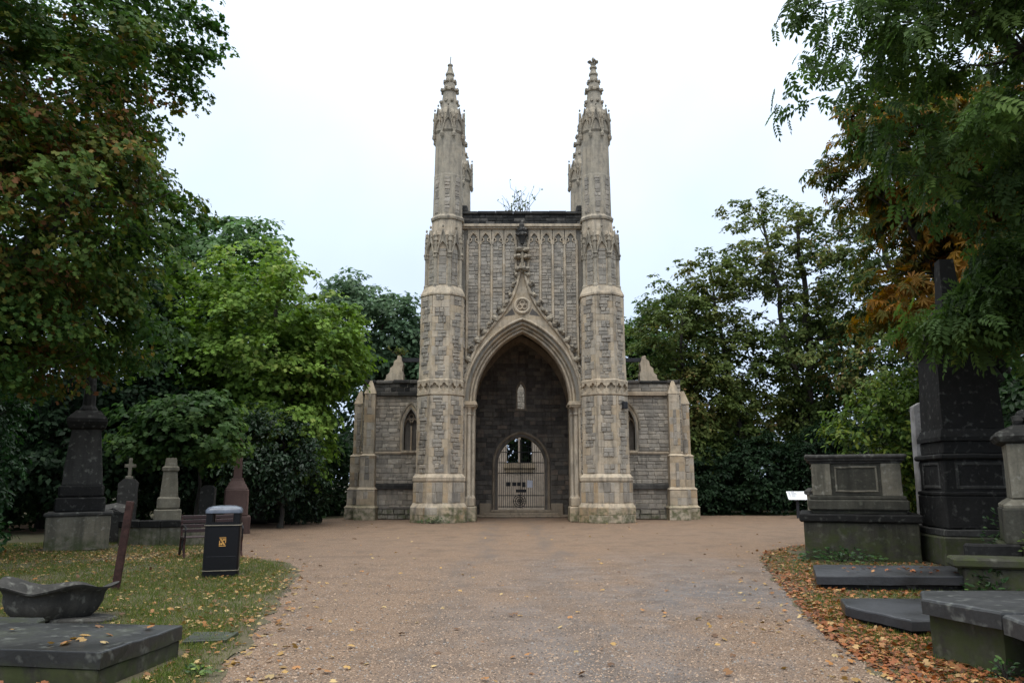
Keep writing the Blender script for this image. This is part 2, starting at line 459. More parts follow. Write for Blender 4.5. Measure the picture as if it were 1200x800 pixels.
def flush_stones():
    mats = {'stone': M['rubble'], 'ashlar_block': M['ashlar'], 'dark_stone': M['black_stone'], 'sooty_stone': M['sooty']}
    byk = {}
    for s in STONES: byk.setdefault(s[1], []).append(s)
    for kind, lst in byk.items():
        lst.sort(key=lambda s: -s[0])
        lim = {'stone': 300, 'ashlar_block': 300}.get(kind, 120)
        for s in lst[:lim]:
            mb = MB(); mb.add(s[3], s[4], s[5]); mb.build(kind, mats[kind], s[2])
        rest = {}
        for s in lst[lim:]: rest.setdefault(s[2].name, []).append(s)
        for pn, ls in rest.items():
            mb = MB()
            for s in ls: mb.add(s[3], s[4], s[5])
            o = mb.build({'stone': 'rubble_walling', 'ashlar_block': 'ashlar_facing', 'dark_stone': 'blackened_walling', 'sooty_stone': 'sooty_walling'}[kind], mats[kind], ls[0][2]); o['kind'] = 'stuff'

class Arch:
    def __init__(s, w, spring, apex, x=0.0):
        s.w, s.sp, s.ap, s.x = w, spring, apex, x
        r = apex-spring; s.c = (r*r-w*w)/(2*w); s.R = s.c+w
    def path(s, o=0.0, n=16, bottom=None):
        R = s.R+o; ph = math.acos(max(-1, min(1, -s.c/R)))
        L = []
        for i in range(n+1):
            a = PI+(ph-PI)*i/n; L.append((s.c+R*math.cos(a), s.sp+R*math.sin(a)))
        pts = [(s.x+x, z) for x, z in L] + [(s.x-x, z) for x, z in L[-2::-1]]
        if bottom is not None: pts = [(pts[0][0], bottom)]+pts+[(pts[-1][0], bottom)]
        return pts
    def half(s, z, o=0.0):
        if z <= s.sp: return s.w+o
        R = s.R+o; h = z-s.sp
        if h >= R: return 0.0
        return max(0.0, math.sqrt(R*R-h*h)-s.c)
    def sweep(s, mb, prof, n=16, bottom=None, seed=1, per=2):
        rg = random.Random(seed); P = [s.path(o, n, bottom) for o, y in prof]; m = len(P[0]); t = .5
        for i in range(m-1):
            if i % per == 0: t = rg.uniform(.25, .8)
            vs = []; fs = []
            for k, (o, y) in enumerate(prof):
                vs += [(P[k][i][0], y, P[k][i][1]), (P[k][i+1][0], y, P[k][i+1][1])]
            for k in range(len(prof)-1): fs.append((2*k, 2*k+2, 2*k+3, 2*k+1))
            mb.add(vs, fs, t)

def arched_wall(mb, x0, x1, z0, z1, A, y0, y1, n=12, back=True):
    pts = A.path(0, n)
    L, Rr = pts[0][0], pts[-1][0]
    for y, flip in ((y0, False), (y1, True)):
        if flip and not back: continue
        def q(a, b, c, d): mb.add([(p[0], y, p[1]) for p in (a, b, c, d)], [(0, 3, 2, 1) if flip else (0, 1, 2, 3)])
        q((x0, z0), (L, z0), (L, z1), (x0, z1)); q((Rr, z0), (x1, z0), (x1, z1), (Rr, z1))
        for i in range(len(pts)-1): q(pts[i], pts[i+1], (pts[i+1][0], z1), (pts[i][0], z1))
    full = [(L, z0)]+pts+[(Rr, z0)]
    for a, b in zip(full[:-1], full[1:]): mb.add([(a[0], y0, a[1]), (a[0], y1, a[1]), (b[0], y1, b[1]), (b[0], y0, b[1])], [(0, 1, 2, 3)])
    mb.add([(x0, y0, z1), (x1, y0, z1), (x1, y1, z1), (x0, y1, z1)], [(0, 1, 2, 3)])
    for x in (x0, x1): mb.add([(x, y0, z0), (x, y1, z0), (x, y1, z1), (x, y0, z1)], [(0, 1, 2, 3)])

def roll(o, y, r, n=5, a0=-.5*PI, a1=.5*PI):
    """half-round of an arch moulding: list of (offset, y), going outwards, bulging to -y"""
    return [(o + r*math.sin(a0+(a1-a0)*i/n), y - r*math.cos(a0+(a1-a0)*i/n)) for i in range(n+1)]

OCT = 1/math.cos(PI/8)
WALL_Y = 0.25
MAIN = Arch(2.03, 4.98, 8.05)
OG = [(5.2, 2.62), (6.05, 2.45), (7.3, 2.0), (8.05, 1.45), (8.7, .90), (9.2, .58), (9.6, .38), (10.35, .16), (11.05, .05)]
def og_half(z):
    for (a, p), (b, q) in zip(OG[:-1], OG[1:]):
        if a <= z <= b: return p+(q-p)*(z-a)/(b-a)
    return 0.0 if z > OG[-1][0] else OG[0][1]

# ---- turrets
def gablet(mb, fr, w, z0, z1, proud, tone=.5, niche=True):
    """small gabled canopy on one face: pointed arch ring, steep gable and a little finial"""
    o, u, n = fr
    def P(x, z, d): return tuple(o+u*x+Vector((0, 0, z))+n*d)
    hw = w/2; zs = z0+(z1-z0)*.12; za = z0+(z1-z0)*.5
    ar = Arch(hw*.70, zs, za); ins = ar.path(0, 5); outs = []
    apex = (0, z1-(z1-z0)*.12)
    # gable face as strip between the arch and straight rakes
    m = len(ins)
    for i, (x, z) in enumerate(ins):
        f = i/(m-1); k = abs(2*f-1)
        outs.append((hw*(1 if f > .5 else -1)*k, apex[1]-(apex[1]-z0)*k))
    for i in range(m-1):
        a, b, c, d = ins[i], ins[i+1], outs[i+1], outs[i]
        mb.add([P(*a, proud), P(*b, proud), P(*c, proud), P(*d, proud), P(*a, -.05), P(*b, -.05), P(*c, -.02), P(*d, -.02)],
               [(3, 2, 1, 0), (0, 1, 5, 4), (2, 3, 7, 6)], tone)
    # raking rolls with crockets
    for sgn in (-1, 1):
        p0 = o+u*(sgn*hw)+Vector((0, 0, z0))+n*(proud+.02); p1 = o+Vector((0, 0, apex[1]))+n*(proud+.02)
        mb.tube([p0, p1], w*.055, 5, tone)
        for f in (.15, .45, .75):
            c = p0.lerp(p1, f)+u*(sgn*w*.07); mb.lump(tuple(c), (w*.075, w*.075, w*.075), seed=int(f*100), n=5, m=3, tone=tone*.6)
    mb.lump(tuple(o+n*(proud)+Vector((0, 0, z1-.03))), (w*.09, w*.09, w*.13), 3, 6, 4, tone=tone*.7)

def pinnacle_mesh():
    """upper turret: octagon shaft, crown of gablets, crocketed spirelet; origin on the axis at z=0 (12.8 above ground)"""
    mb = MB(); ph = PI/8
    mb.lathe([(0, .70*OCT), (.10, .72*OCT), (.18, .66*OCT), (.22, .63*OCT), (2.05, .61*OCT), (2.1, .60*OCT), (4.05, .575*OCT)], 8, ph=ph, tone=.55)
    mb.lathe([(4.05, .575*OCT), (4.15, .64*OCT), (5.0, .56*OCT), (5.3, .42*OCT)], 8, ph=ph, tone=.4)
    for k in range(8):
        a = k*PI/4
        c = Vector((.60*math.sin(a), -.60*math.cos(a), 0))
        gablet(mb, frame(c, a), .50, 4.05, 5.35, .06, tone=.4)
        b = a+PI/8; d = .70
        p = (d*math.sin(b), -d*math.cos(b))
        mb.lathe([(3.72, .02), (3.82, .07), (3.95, .09), (4.05, .05), (4.5, .05), (5.05, .012)], 5, p, tone=.3)
        mb.lump((p[0], p[1], 3.86), (.09, .09, .10), k, 6, 3, tone=.15)
        mb.lump((p[0]*1.02, p[1]*1.02, 4.72), (.07, .07, .09), k+3, 6, 3, tone=.2)
    mb.lathe([(5.2, .40), (5.25, .42), (6.15, .31), (6.2, .38), (6.3, .38), (6.36, .29), (7.0, .17), (7.05, .22), (7.13, .21), (7.18, .15)], 8, ph=ph, tone=.6)
    for zz, r, n_ in ((5.66, .40, 8), (6.26, .38, 8), (6.70, .25, 8)):
        for k in range(n_):
            a = k*2*PI/n_+ph
            mb.lump((r*math.cos(a), r*math.sin(a), zz), (.085, .085, .10), k+int(zz*10), 6, 3, .35, tone=.2)
    return mb

PINN = {}
def pinnacle(parent, x, y, kind):
    """kind: 'cross' keeps its finial, 'rod' has lost it, 'stump' is a rear one"""
    if kind not in PINN:
        mb = pinnacle_mesh()
        if kind == 'cross':
            mb.lathe([(7.1, .17), (7.35, .12), (7.38, .17), (7.45, .17), (7.5, .09), (7.62, .08)], 8, tone=.35)
            for k in range(4):
                a = k*PI/2
                mb.lump((.15*math.cos(a), .15*math.sin(a), 7.72), (.10, .10, .09), k, 6, 4, .3, tone=.12)
                mb.lump((.08*math.cos(a), .08*math.sin(a), 7.60), (.06, .06, .06), k+9, 6, 3, .3, tone=.12)
            mb.lump((0, 0, 7.85), (.07, .07, .10), 5, 6, 4, tone=.12)
        elif kind == 'rod':
            mb.lathe([(7.1, .18), (7.3, .13), (7.5, .09), (7.52, .13), (7.58, .12), (7.60, .03)], 8, tone=.25)
            mb.tube([(0, 0, 7.55), (.02, 0, 7.98)], .022, 5, tone=.0)
        else:
            mb.lathe([(7.1, .17), (7.3, .2), (7.5, .1), (7.55, .02)], 8, tone=.2)
        PINN[kind] = mb.mesh('pinnacle')
    return link_mesh('pinnacle', PINN[kind], M['carved'], parent, (x, y, 12.8))

def quatrefoil_plate(w, h, hole, n=24):
    """plate w x h with a four-lobed hole, in (x, z) with a thickness"""
    ins, outs = [], []
    for k in range(n):
        a = 2*PI*k/n; r = hole*(.62+.38*abs(math.cos(2*a)))
        ins.append((r*math.cos(a), r*math.sin(a)))
        q = max(abs(math.cos(a))/(w/2), abs(math.sin(a))/(h/2)); outs.append((math.cos(a)/q, math.sin(a)/q))
    return ins, outs

def turret(s):
    x0 = s*3.43
    T = empty('turret', (0, 0, 0), parent=chapel)
    lx = lambda z: s*(3.44 if z < 9 else 3.40 if z < 12.2 else 3.27)
    core = MB(); ph = PI/8
    core.lathe([(0, 1.14*OCT, x0), (.62, 1.14*OCT, x0), (.78, 1.05*OCT, x0), (1.62, 1.04*OCT, x0), (1.66, 1.08*OCT, x0), (1.80, 1.08*OCT, x0), (1.95, .95*OCT, x0),
                (5.12, .93*OCT, x0), (5.16, .98*OCT, x0), (5.24, .98*OCT, x0), (5.26, .86*OCT, x0), (5.66, .86*OCT, x0), (5.68, .97*OCT, x0), (5.76, .97*OCT, x0), (5.80, .92*OCT, x0),
                (9.36, .87*OCT, s*3.40), (9.38, .94*OCT, s*3.40), (9.46, .94*OCT, s*3.40), (9.78, .80*OCT, s*3.40), (9.8, .70*OCT, s*3.40),
                (12.0, .69*OCT, s*3.40), (12.05, .72*OCT, s*3.39), (12.25, .67*OCT, s*3.3), (12.85, .64*OCT, s*3.27)], 8, (0, 0), ph, tone=.5)
    core.build('shaft', M['ashlar'], T)
    for k in range(8):
        a = k*PI/4
        if k in (3, 4, 5): continue      # the faces buried in the tower
        nv = Vector((math.sin(a), -math.cos(a), 0))
        vis = 1.6 if k in (0, 1, 7) else .4
        # lower and middle storeys: toothed ashlar edges with ragstone between
        for (za, zb, ap0, ap1, cx) in ((1.97, 5.10, .95, .93, 3.43), (5.82, 9.34, .92, .87, 3.415)):
            W = 2*(ap0+ap1)/2*math.tan(PI/8)
            fr = frame(Vector((s*cx, 0, 0))+nv*((ap0+ap1)/2+.012), a)
            z = za; odd = SR.random() < .5
            while z < zb-.05:
                hh = SR.uniform(.27, .40)
                if z+hh > zb-.15: hh = zb-z
                ql = (.24 if odd else .14)+SR.uniform(-.03, .03); qr = (.14 if odd else .24)+SR.uniform(-.03, .03)
                if SR.random() < .10: ql, qr = W/2, W/2-.001
                for (p, q) in ((-W/2+.01, -W/2+ql), (W/2-qr, W/2-.01)):
                    put_stone(fr, p, q, z, z+hh, 'ashlar_block', T, proud=(.004, .010), bev=.008, jit=.002, weight=vis, tone=SR.uniform(.2, .9))
                if W-ql-qr > .06:
                    cut = [z, z+hh*SR.uniform(.4, .6), z+hh]
                    for zz0, zz1 in zip(cut[:-1], cut[1:]):
                        a0, a1 = -W/2+ql, W/2-qr
                        if SR.random() < .5:
                            m = a0+(a1-a0)*SR.uniform(.4, .6)
                            put_stone(fr, a0, m, zz0, zz1, 'stone', T, proud=(.014, .05), weight=vis); put_stone(fr, m, a1, zz0, zz1, 'stone', T, proud=(.014, .05), weight=vis)
                        else: put_stone(fr, a0, a1, zz0, zz1, 'stone', T, proud=(.014, .05), weight=vis)
                z += hh; odd = not odd
        # plinth courses
        W = 2*1.045*math.tan(PI/8)
        fr = frame(Vector((x0, 0, 0))+nv*1.05, a)
        for (za, zb) in ((.80, 1.2), (1.2, 1.6)):
            c = SR.uniform(-.08, .08)
            put_stone(fr, -W/2+.01, -W/2+.22, za, zb, 'ashlar_block', T, proud=(.004, .01), bev=.01, jit=.002, weight=vis)
            put_stone(fr, W/2-.22, W/2-.01, za, zb, 'ashlar_block', T, proud=(.004, .01), bev=.01, jit=.002, weight=vis)
            put_stone(fr, -W/2+.22, c, za, zb, 'stone', T, proud=(.01, .03), weight=vis); put_stone(fr, c, W/2-.22, za, zb, 'stone', T, proud=(.01, .03), weight=vis)
        W = 2*1.14*math.tan(PI/8)
        fr = frame(Vector((x0, 0, 0))+nv*1.14, a)
        courses(fr, T, .02, .62, lambda p, q: [(-W/2+.01, W/2-.01)], h=(.28, .32), l=(.3, .5), kind='ashlar_block', proud=(.006, .02), bev=.014, weight=vis)
        # pierced band
        band = MB(); W = 2*.95*math.tan(PI/8); fr = frame(Vector((x0, 0, 0))+nv*.965, a); o, u, n = fr
        for c in (-W/4, W/4):
            ins, outs = quatrefoil_plate(W/2, .44, .18)
            m = len(ins); vs = []
            for d in (0, -.10):
                vs += [tuple(o+u*(c+x)+Vector((0, 0, 5.46+z))+n*d) for x, z in ins]+[tuple(o+u*(c+x)+Vector((0, 0, 5.46+z))+n*d) for x, z in outs]
            fs = []
            for i in range(m):
                j = (i+1) % m
                fs += [(i, m+i, m+j, j), (j, 2*m+j, 2*m+i, i)]
            band.add(vs, fs, .5)
        band.build('pierced_band', M['ashlar'], T)
        # arcaded storey
        cx = s*3.40
        fr = frame(Vector((cx, 0, 0))+nv*.70, a); W = 2*.70*math.tan(PI/8)
        courses(fr, T, 9.86, 11.45, lambda p, q: [(-.17, .17)], h=(.14, .22), l=(.15, .34), proud=(.005, .025), weight=vis*.7)
        gb = MB(); gablet(gb, (fr[0], fr[1], fr[2]), W*.98, 11.05, 12.45, .09, tone=.55); gb.build('gablet', M['carved'], T)
        b = a+PI/8
        if k in (2, 3): continue
        cp = (cx+.775*math.sin(b), -.775*math.cos(b))
        co = MB(); co.lathe([(9.62, .11), (9.85, .115), (9.9, .085), (11.0, .08), (11.05, .11), (11.14, .12)], 8, cp, tone=.6)
        co.lump((cp[0], cp[1], 11.22), (.14, .14, .13), k, 6, 4, tone=.2)
        co.lathe([(11.2, .08), (11.75, .075), (11.78, .11), (11.84, .1), (12.25, .01)], 6, cp, tone=.3)
        co.lump((cp[0], cp[1], 12.0), (.10, .10, .08), k+5, 6, 3, tone=.15)
        co.build('colonnette', M['carved'], T)
        # narrow ashlar strips beside the niches
    # stone panels low on the pinnacle shaft
    for k in (0, 1, 7):
        a = k*PI/4; nv = Vector((math.sin(a), -math.cos(a), 0))
        fr = frame(Vector((s*3.27, 0, 0))+nv*.622, a)
        courses(fr, T, 13.1, 14.75, lambda p, q: [(-.12+SR.uniform(-.03, .03), .12+SR.uniform(-.03, .03))], h=(.12, .26), l=(.12, .3), proud=(.008, .03))
    pinnacle(T, s*3.27, 0, 'rod' if s < 0 else 'cross')
    return T

TL, TR = turret(-1), turret(1)
pinnacle(chapel, -3.20, 5.6, 'stump'); pinnacle(chapel, 3.20, 5.6, 'stump')
for s in (-1, 1):
    mb = MB(); mb.lathe([(0, .9*OCT), (9.4, .85*OCT), (9.8, .72*OCT), (12.9, .66*OCT)], 8, (s*3.20, 5.6), PI/8); mb.build('rear_turret', M['mortar'], chapel)

# ---- front wall of the tower
FW = empty('front_wall', parent=chapel)
mb = MB(); arched_wall(mb, -2.75, 2.75, 4.98, 12.75, Arch(2.3, 4.98, 8.5), WALL_Y, WALL_Y+.7, back=True); mb.build('wall_core', M['mortar'], FW)
ribs_x = [(-4.5+i)*.535 for i in range(10)]
fr = frame((0, WALL_Y, 0), 0)
for i in range(9):
    a, b = ribs_x[i]+.05, ribs_x[i+1]-.05
    def spans(z0, z1, a=a, b=b):
        h = max(og_half(z0), og_half(z1)) if z1 < 11.3 else 0
        out = []
        if a < -h: out.append((a, min(b, -h)))
        if b > h: out.append((max(a, h), b))
        return out if h > 0 else [(a, b)]
    courses(fr, FW, 5.3, 12.0, spans, h=(.13, .2), l=(.16, .36), proud=(.01, .04))
for i, x in enumerate(ribs_x):
    z0 = 5.3
    for zz in np.arange(5.2, 12.0, .02):
        if og_half(zz) > abs(x)-.02: z0 = zz
    mb = MB(); y = WALL_Y
    for k in range(6):
        za, zb = z0+(12.1-z0)*k/6, z0+(12.1-z0)*(k+1)/6
        mb.add([(x-.07, y-.0, za), (x-.03, y-.09, za), (x+.03, y-.09, za), (x+.07, y, za), (x-.07, y, zb), (x-.03, y-.09, zb), (x+.03, y-.09, zb), (x+.07, y, zb)],
               [(0, 1, 5, 4), (1, 2, 6, 5), (2, 3, 7, 6)], random.uniform(.3, .75))
    mb.build('rib', M['ashlar'], FW)
for i in range(9):
    xm = (ribs_x[i]+ribs_x[i+1])/2
    if abs(xm) < .1: continue
    A = Arch(.20, 12.02, 12.42, xm); mb = MB()
    A.sweep(mb, [(-.02, WALL_Y+.0), (-.01, WALL_Y-.08), (.06, WALL_Y-.10), (.08, WALL_Y-.0)], 6, 11.9, seed=i)
    # spandrel plate above the little arch
    pts = A.path(.05, 6)
    for a, b in zip(pts[:-1], pts[1:]): mb.add([(a[0], WALL_Y-.05, a[1]), (b[0], WALL_Y-.05, b[1]), (b[0], WALL_Y-.05, 12.6), (a[0], WALL_Y-.05, 12.6)], [(0, 1, 2, 3)], .5)
    # cusps
    for sg in (-1, 1):
        mb.tube([(xm+sg*.19, WALL_Y-.04, 12.0), (xm+sg*.09, WALL_Y-.05, 12.06), (xm+sg*.08, WALL_Y-.05, 12.14), (xm+sg*.17, WALL_Y-.04, 12.2)], .028, 5, .5)
    mb.build('trefoil_head', M['ashlar'], FW)
mb = MB()
for z0, z1, d in ((12.60, 12.68, .16), (12.68, 12.76, .24), (12.76, 12.80, .20)): mb.box(-2.72, 2.72, WALL_Y-d, WALL_Y+.1, z0, z1, .5)
mb.build('cornice', M['ashlar'], FW)

# main arch mouldings
y = WALL_Y
prof = [(-.02, y+.75), (0, y+.42)] + roll(.06, y+.36, .06) + [(.125, y+.34)] + roll(.19, y+.24, .055) + [(.25, y+.22), (.26, y+.12)] + roll(.33, y+.07, .06) + [(.40, y+.06), (.41, y-.04)] + roll(.47, y-.08, .05) + [(.53, y-.06), (.55, y+.02)]
mb = MB(); MAIN.sweep(mb, prof, 24, seed=3, per=3); auto_smooth(mb.build('arch_moulding', M['ashlar'], FW), 50)
# ogee hood: ashlar field with raised edge
n = 40; mb = MB(); zs = np.linspace(5.2, 11.05, n)
for s in (-1, 1):
    for a, b in zip(zs[:-1], zs[1:]):
        ia, ib = MAIN.half(a, .52), MAIN.half(b, .52); oa, ob = og_half(a), og_half(b)
        ia, ib = min(ia, oa), min(ib, ob)
        q = [(s*ia, y-.05, a), (s*oa, y-.05, a), (s*ob, y-.05, b), (s*ib, y-.05, b)]
        mb.add(q, [(0, 1, 2, 3) if s > 0 else (3, 2, 1, 0)], .25+.25*(int(a*2.6) % 2))
mb.build('ogee_field', M['ashlar'], FW)
for s in (-1, 1):
    mb = MB(); pts = [(s*og_half(z), y-.09, z) for z in zs]; mb.tube(pts, .075, 6, .5); auto_smooth(mb.build('ogee_edge', M['ashlar'], FW), 60)
# sunk spandrels either side of the roundel
for s in (-1, 1):
    mb = MB(); tri = [(s*.16, 8.98), (s*.62, 8.72), (s*.30, 9.0)] if False else [(s*.30, 8.74), (s*.78, 8.66), (s*.44, 9.02)]
    if s < 0: tri = tri[::-1]
    mb.add([(x, y-.056, z) for x, z in tri], [(0, 1, 2)], .1); mb.build('sunk_spandrel', M['sooty'], FW)
# roundel with trefoil
mb = MB(); cz = 9.13; m_ = 28
for k in range(m_):
    a0, a1 = 2*PI*k/m_, 2*PI*(k+1)/m_
    pr = [(.24, y-.06), (.26, y-.12), (.31, y-.15), (.37, y-.12), (.39, y-.04)]
    for (r0, y0), (r1, y1) in zip(pr[:-1], pr[1:]):
        mb.add([(r0*math.cos(a0), y0, cz+r0*math.sin(a0)), (r1*math.cos(a0), y1, cz+r1*math.sin(a0)), (r1*math.cos(a1), y1, cz+r1*math.sin(a1)), (r0*math.cos(a1), y0, cz+r0*math.sin(a1))], [(0, 1, 2, 3)], .6)
for j in range(3):
    b = PI/2+j*2*PI/3; c = (.125*math.cos(b), .125*math.sin(b))
    mb.tube([(c[0]+.10*math.cos(2*PI*k/12), y-.10, cz+c[1]+.10*math.sin(2*PI*k/12)) for k in range(13)], .026, 5, .5, cap=False)
mb.build('trefoil_roundel', M['ashlar'], FW)
mb = MB(); mb.lathe([(0, .24), (.01, .24)], 20); rd = mb.build('roundel_ground', M['sooty_dressing'], FW, (0, y-.055, cz), (PI/2, 0, 0))
# crockets
cr = MB(); cr.lump((0, 0, 0), (.10, .10, .09), 1, 7, 5, .35, .35); cr.lump((.06, -.05, .07), (.07, .07, .06), 2, 6, 4, .35, .15); cr.lump((-.05, -.04, .06), (.06, .06, .06), 4, 6, 4, .35, .2)
crm = cr.mesh('crocket')
for s in (-1, 1):
    for zz in (5.75, 6.25, 6.72, 7.15, 7.55, 7.9, 8.22, 8.5, 8.8, 9.15, 9.55, 10.0, 10.45):
        o = link_mesh('crocket', crm, M['carved'], FW, (s*(og_half(zz)+.11), y-.12, zz+.05), (0, s*.5, zz*7)); f = 1.5 if zz < 9.4 else 1.2; o.scale = (f, f, f)
# finial: two tiers of leaves and the dark crown above
mb = MB()
mb.tube([(0, y-.14, 10.6), (0, y-.16, 11.7)], [.06, .09], 6, .5)
for zz, r, nn in ((10.75, .22, 5), (11.3, .30, 6), (11.62, .22, 6)):
    for k in range(nn):
        a = 2*PI*k/nn; mb.lump((r*math.cos(a), y-.18+.4*r*math.sin(a), zz), (.12, .11, .11), k, 6, 4, .4, .4)
mb.build('finial', M['carved'], FW)
mb = MB(); mb.lathe([(11.85, .08), (12.0, .11), (12.15, .17), (12.35, .19), (12.4, .14), (12.5, .15)], 8, (0, y-.25), tone=.5)
for k in range(8):
    a = 2*PI*k/8; mb.lump((.19*math.cos(a), y-.25+.19*math.sin(a), 12.28), (.085, .085, .09), k, 6, 4, .4, .3+.08*k); mb.lump((.14*math.cos(a+.4), y-.25+.14*math.sin(a+.4), 12.5), (.07, .07, .09), k+9, 6, 4, .4, .3+.08*k)
mb.lump((0, y-.25, 12.66), (.13, .13, .18), 2, 7, 5, .3, .7); mb.lump((0, y-.25, 12.86), (.08, .08, .10), 3, 6, 4, .3, .9)
mb.build('crown_boss', M['black_stone'], FW)

# parapet
PA = empty('parapet', parent=chapel)
mb = MB(); mb.box(-2.72, 2.72, WALL_Y, WALL_Y+.5, 12.80, 13.30, .4); mb.build('parapet_core', M['black_stone'], PA)
courses(frame((0, WALL_Y, 0), 0), PA, 12.82, 13.28, lambda a, b: [(-2.68, 2.68)], h=(.14, .17), l=(.2, .5), kind='dark_stone', proud=(.01, .04))
mb = MB()
for k in range(7):
    a = -2.75+k*5.5/7; mb.box(a+.003, a+5.5/7-.003, WALL_Y-.10, WALL_Y+.55, 13.30, 13.42+.008*(k % 3), random.uniform(.1, .7), bev=.012)
mb.build('coping', M['black_stone'], PA)
for s in (-1, 1):
    mb = MB(); mb.box(s*2.9-.25, s*2.9+.25, WALL_Y+.5, 5.4, 12.6, 13.5, .4); mb.box(s*2.9-.3, s*2.9+.3, WALL_Y+.5, 5.4, 13.5, 13.62, .3)
    mb.box(s*2.62-.2, s*2.62+.2, WALL_Y-.06, WALL_Y+.6, 13.42, 13.72, .5, bev=.05)
    mb.build('side_parapet', M['black_stone'], PA)

# responds: pier and clustered shafts carrying the arch
for s in (-1, 1):
    RS = empty('arch_respond', parent=chapel)
    mb = MB()
    mb.box(min(s*2.36, s*2.75), max(s*2.36, s*2.75), WALL_Y-.12, WALL_Y+.9, .0, 4.82, .55)
    mb.box(min(s*2.02, s*2.5), max(s*2.02, s*2.5), WALL_Y+.45, WALL_Y+.9, .0, 4.82, .35)
    mb.build('pier', M['ashlar'], RS)
    for (dx, dy, r) in ((2.27, .02, .085), (2.11, .34, .075), (2.22, .20, .05)):
        mb = MB(); mb.lathe([(.62, r*1.5), (.85, r*1.5), (.9, r*1.7), (.98, r*1.7), (1.05, r*1.1), (1.1, r), (4.40, r), (4.42, r*1.35), (4.47, r*1.35), (4.5, r*1.05), (4.62, r*1.2), (4.74, r*1.9)], 10, (s*dx, WALL_Y+dy), tone=.65)
        auto_smooth(mb.build('colonnette', M['ashlar'], RS))
    mb = MB()
    for z0, z1, g in ((4.74, 4.82, .0), (4.82, 4.92, .05), (4.92, 4.98, .02)):
        mb.box(min(s*(1.98-g), s*2.8), max(s*(1.98-g), s*2.8), WALL_Y-.16-g, WALL_Y+.95, z0, z1, .4)
    mb.build('capital', M['ashlar'], RS)
    mb = MB(); mb.box(min(s*1.94, s*2.7), max(s*1.94, s*2.7), WALL_Y-.3, WALL_Y+1.0, 0, .62, .4, bev=.04); mb.box(min(s*2.0, s*2.7), max(s*2.0, s*2.7), WALL_Y-.2, WALL_Y+.95, .62, 1.0, .5, bev=.04)
    mb.build('respond_base', M['ashlar'], RS)

# ---- porch: side walls, vault, back wall with gate arch
BY = 5.35
for s in (-1, 1):
    SW = empty('side_wall', parent=chapel)
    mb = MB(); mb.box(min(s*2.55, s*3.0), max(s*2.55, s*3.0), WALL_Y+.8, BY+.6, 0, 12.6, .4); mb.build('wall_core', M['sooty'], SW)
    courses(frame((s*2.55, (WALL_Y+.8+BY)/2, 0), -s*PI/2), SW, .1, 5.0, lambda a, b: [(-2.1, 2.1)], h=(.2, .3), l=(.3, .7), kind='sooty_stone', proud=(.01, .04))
VA = Arch(2.55, 5.0, 8.9)
mb = MB(); pts = VA.path(0, 16)
for a, b in zip(pts[:-1], pts[1:]): mb.add([(a[0], WALL_Y+.6, a[1]), (a[0], BY+.1, a[1]), (b[0], BY+.1, b[1]), (b[0], WALL_Y+.6, b[1])], [(0, 1, 2, 3)], random.uniform(.2, .8))
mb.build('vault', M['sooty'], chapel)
for yy in (WALL_Y+1.6, (WALL_Y+BY)/2+.3, BY-.12):
    mb = MB(); A = Arch(2.32, 4.8, 8.5); A.sweep(mb, [(.22, yy+.14), (0, yy+.10), (-.04, yy), (0, yy-.10), (.22, yy-.14)], 14, 0.1, seed=int(yy*9)); mb.build('vault_rib', M['sooty_dressing'], chapel)
mb = MB(); mb.box(-3.0, 3.0, WALL_Y+.7, BY+.6, 12.3, 12.62, .4); mb.build('tower_roof', M['black_stone'], chapel)
PW = empty('porch_wall', parent=chapel)
GA = Arch(1.14, 2.45, 3.80); NI = Arch(.17, 6.0, 6.42)
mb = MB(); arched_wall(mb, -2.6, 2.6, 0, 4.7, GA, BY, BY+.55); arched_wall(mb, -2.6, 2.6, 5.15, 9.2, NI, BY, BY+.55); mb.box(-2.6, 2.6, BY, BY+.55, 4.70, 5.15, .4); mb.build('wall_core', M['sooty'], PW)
def sp2(z0, z1):
    h = max(GA.half(z0, .28), GA.half(z1, .28)) if z0 < 4.2 else (.26 if 5.0 < z0 < 6.6 else 0)
    v = min(2.5, VA.half(z1, -.02)) if z1 > 5 else 2.5
    return [(-v, -h), (h, v)] if h > 0.02 else [(-v, v)]
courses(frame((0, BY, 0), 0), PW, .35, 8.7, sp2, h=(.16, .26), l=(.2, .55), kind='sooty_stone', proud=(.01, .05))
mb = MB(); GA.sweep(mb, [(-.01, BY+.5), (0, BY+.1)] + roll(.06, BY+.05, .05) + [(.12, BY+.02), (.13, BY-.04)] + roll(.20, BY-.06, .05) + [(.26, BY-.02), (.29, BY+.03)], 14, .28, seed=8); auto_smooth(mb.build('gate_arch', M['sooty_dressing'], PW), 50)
mb = MB(); NI.sweep(mb, [(0, BY+.4), (0, BY-.02), (.08, BY-.03), (.09, BY+.02)], 6, 5.15, seed=9); mb.box(-.28, .28, BY-.05, BY+.3, 5.05, 5.15, .4); mb.build('lancet_frame', M['sooty_dressing'], PW)
for s in (-1, 1):
    mb = MB(); mb.box(min(s*1.42, s*2.0), max(s*1.42, s*2.0), BY-.25, BY+.05, 0, .62, .5, bev=.03); mb.build('plinth_block', M['sooty_dressing'], PW)
for k, (w, d, h) in enumerate(((2.3, 1.25, .10), (1.75, .85, .21), (1.45, .5, .32))):
    mb = MB(); mb.box(-w, w, BY-d, BY+.1-.01*k, 0.012 if k == 0 else h-.11, h, .4, bev=.02); mb.build('step', M['sooty_dressing'], chapel)

